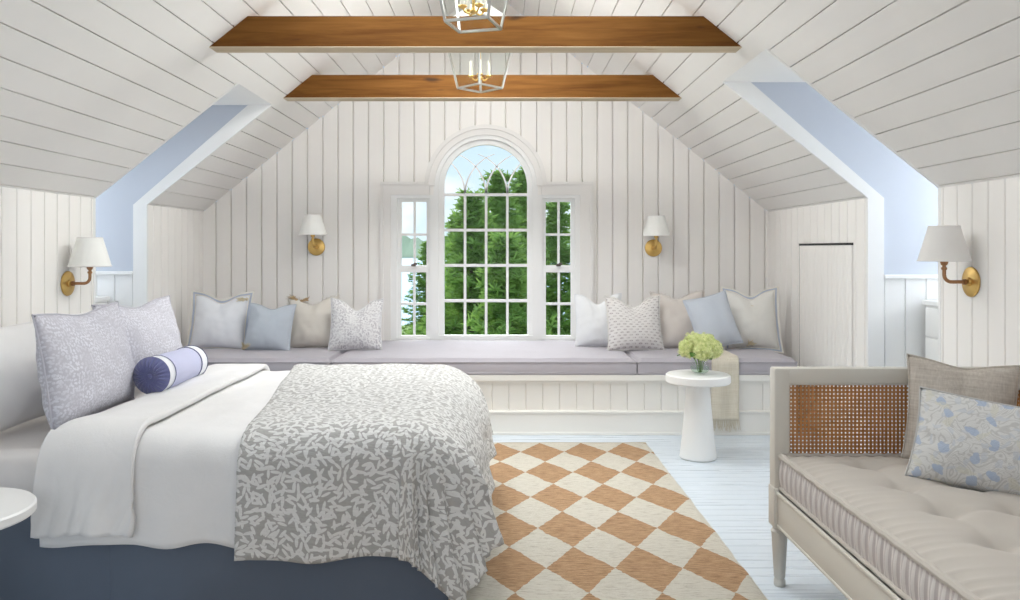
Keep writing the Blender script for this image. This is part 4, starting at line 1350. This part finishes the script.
    def top(u, v):
        x, y = mx0 + W * u, my0 + L * v
        d = min(x - mx0, mx1 - x, y - my0, my1 - y)
        z = z1 + .006 + .022 * (1 - math.exp(-d / .05))
        for tx, ty in tufts:
            r2 = (x - tx) ** 2 + (y - ty) ** 2
            if r2 < .06: z -= .030 * math.exp(-r2 / .0028) + .012 * math.exp(-((x - tx) / .02) ** 2) * math.exp(-((y - ty) / .13) ** 2) * .5 + .010 * math.exp(-((y - ty) / .02) ** 2) * math.exp(-((x - tx) / .12) ** 2) * .5
        along = y if min(x - mx0, mx1 - x) < min(y - my0, my1 - y) else x
        z -= .011 * (abs(math.sin(along * 58 + .8 * math.sin(along * 17)))) ** .5 * math.exp(-d / .075) * min(1, d / .014)
        z += .003 * noise.noise(Vector((x * 9, y * 9, 0)))
        return (x, y, z)
    m = MB(); m.grid(top, 110, 260); part(m, 'top_panel', M['upholstery'], mo, mc, smooth='all')
    peri = [(mx0, my0), (mx1, my0), (mx1, my1), (mx0, my1), (mx0, my0)]
    m = MB()
    for k in range(4):
        a, b = Vector(peri[k]), Vector(peri[k + 1]); ln = (b - a).length; d = (b - a) / ln; nr = Vector((d.y, -d.x))
        def side(u, v, a=a, d=d, nr=nr, ln=ln):
            s = u * ln; p_ = a + d * s + nr * (.008 * math.sin(PI * v) + .004 * math.sin(s * 2 * PI / .048) * math.sin(PI * v))
            return (p_.x, p_.y, z0 - .001 + (z1 - z0 + .001) * v)
        m.grid(side, int(ln * 130), 8, lambda u, v, ln=ln: (u * ln / .024, v))
    part(m, 'striped_border', M['ticking'], mo, mc, smooth='all')
    for z, nm in ((z1 + .004, 'edge_roll'), (z0 + .007, 'edge_roll')):
        pts = []
        for k in range(4):
            a, b = peri[k], peri[k + 1]; n_ = 60
            for j in range(n_): 
                f = j / n_; pts.append((a[0] + (b[0] - a[0]) * f, a[1] + (b[1] - a[1]) * f, z + .0015 * math.sin(j * 1.9)))
        m = MB(); m.tube(pts, [.012 + .0012 * math.sin(j * 2.3) for j in range(len(pts))] if z > .45 else .010, 8, closed=True); part(m, nm, M['upholstery'], mo, mc, smooth=True)
    for tx, ty in tufts:
        m = MB(); zt = top((tx - mx0) / W, (ty - my0) / L)[2]
        m.lathe([(0, .001), (.009, .001), (.010, .004), (.006, .007), (0, .008)], 12, (tx, ty, zt), cap=False); part(m, 'tuft_button', M['upholstery'], mo, mc, smooth=True)
daybed()
p = pillow('daybed_pillow', .375, .395, .15, M['slub'], (1.658, 2.99, .500), -.34, .14, .07, .016, seed=21, pinch=.085)
tag(p[0], 'taupe slub linen pillow leaning in the corner of the daybed', 'pillow', 'pillows on the daybed'); welt(p, M['slub'])
p = pillow('daybed_pillow', .52, .31, .15, M['floral'], (1.575, 2.635, .500), -.60, .30, .11, .0, seed=22, pinch=.05)
tag(p[0], 'blue and white floral lumbar pillow in front of the taupe one on the daybed', 'pillow', 'pillows on the daybed'); welt(p, M['floral'])

# ---------------------------------------------------------------- chests of drawers in the dormers
def chest(label, sg, xf, y0, y1, h):
    """front faces the room (towards X = 0)"""
    t_ = thing('dormer_chest', label, 'chest of drawers', (xf, (y0 + y1) / 2, 0), 0, 'chests in the dormers')
    dp = .55; hw = (y1 - y0) / 2
    def b(m, a0, a1, *r): m.box(min(sg * a0, sg * a1), max(sg * a0, sg * a1), *r)
    m = MB(); b(m, 0, dp, -hw, hw, .05, h - .03, .002); b(m, .03, dp, -hw + .02, hw - .02, 0, .05); m.build('carcass', M['white'], t_)
    m = MB(); b(m, -.02, dp, -hw - .012, hw + .012, h - .03, h, .005); m.build('chest_top', M['white'], t_, smooth=True)
    n_ = 5; dh = (h - .10) / n_
    for k in range(n_):
        z = .065 + k * dh
        m = MB(); b(m, -.016, .001, -hw + .02, hw - .02, z, z + dh - .012, .003); d = m.build('drawer', M['white'], t_, smooth=True)
        m = MB(); m.lathe([(0, 0), (.006, 0), (.006, .012), (.013, .018), (.012, .026), (0, .028)], 16, axis='X', cap=False)
        for v in m.bm.verts: v.co = Vector((-sg * (v.co.x + .016), v.co.y, v.co.z + z + dh / 2))
        m.build('knob', M['brass'], d, smooth=True)
chest('white chest of drawers tucked in the left dormer behind the bed pillows', -1, -2.80, 5.10, 5.795, .965)
chest('white chest of drawers tucked in the right dormer beside the daybed', 1, 2.575, 4.22, 4.99, .99)
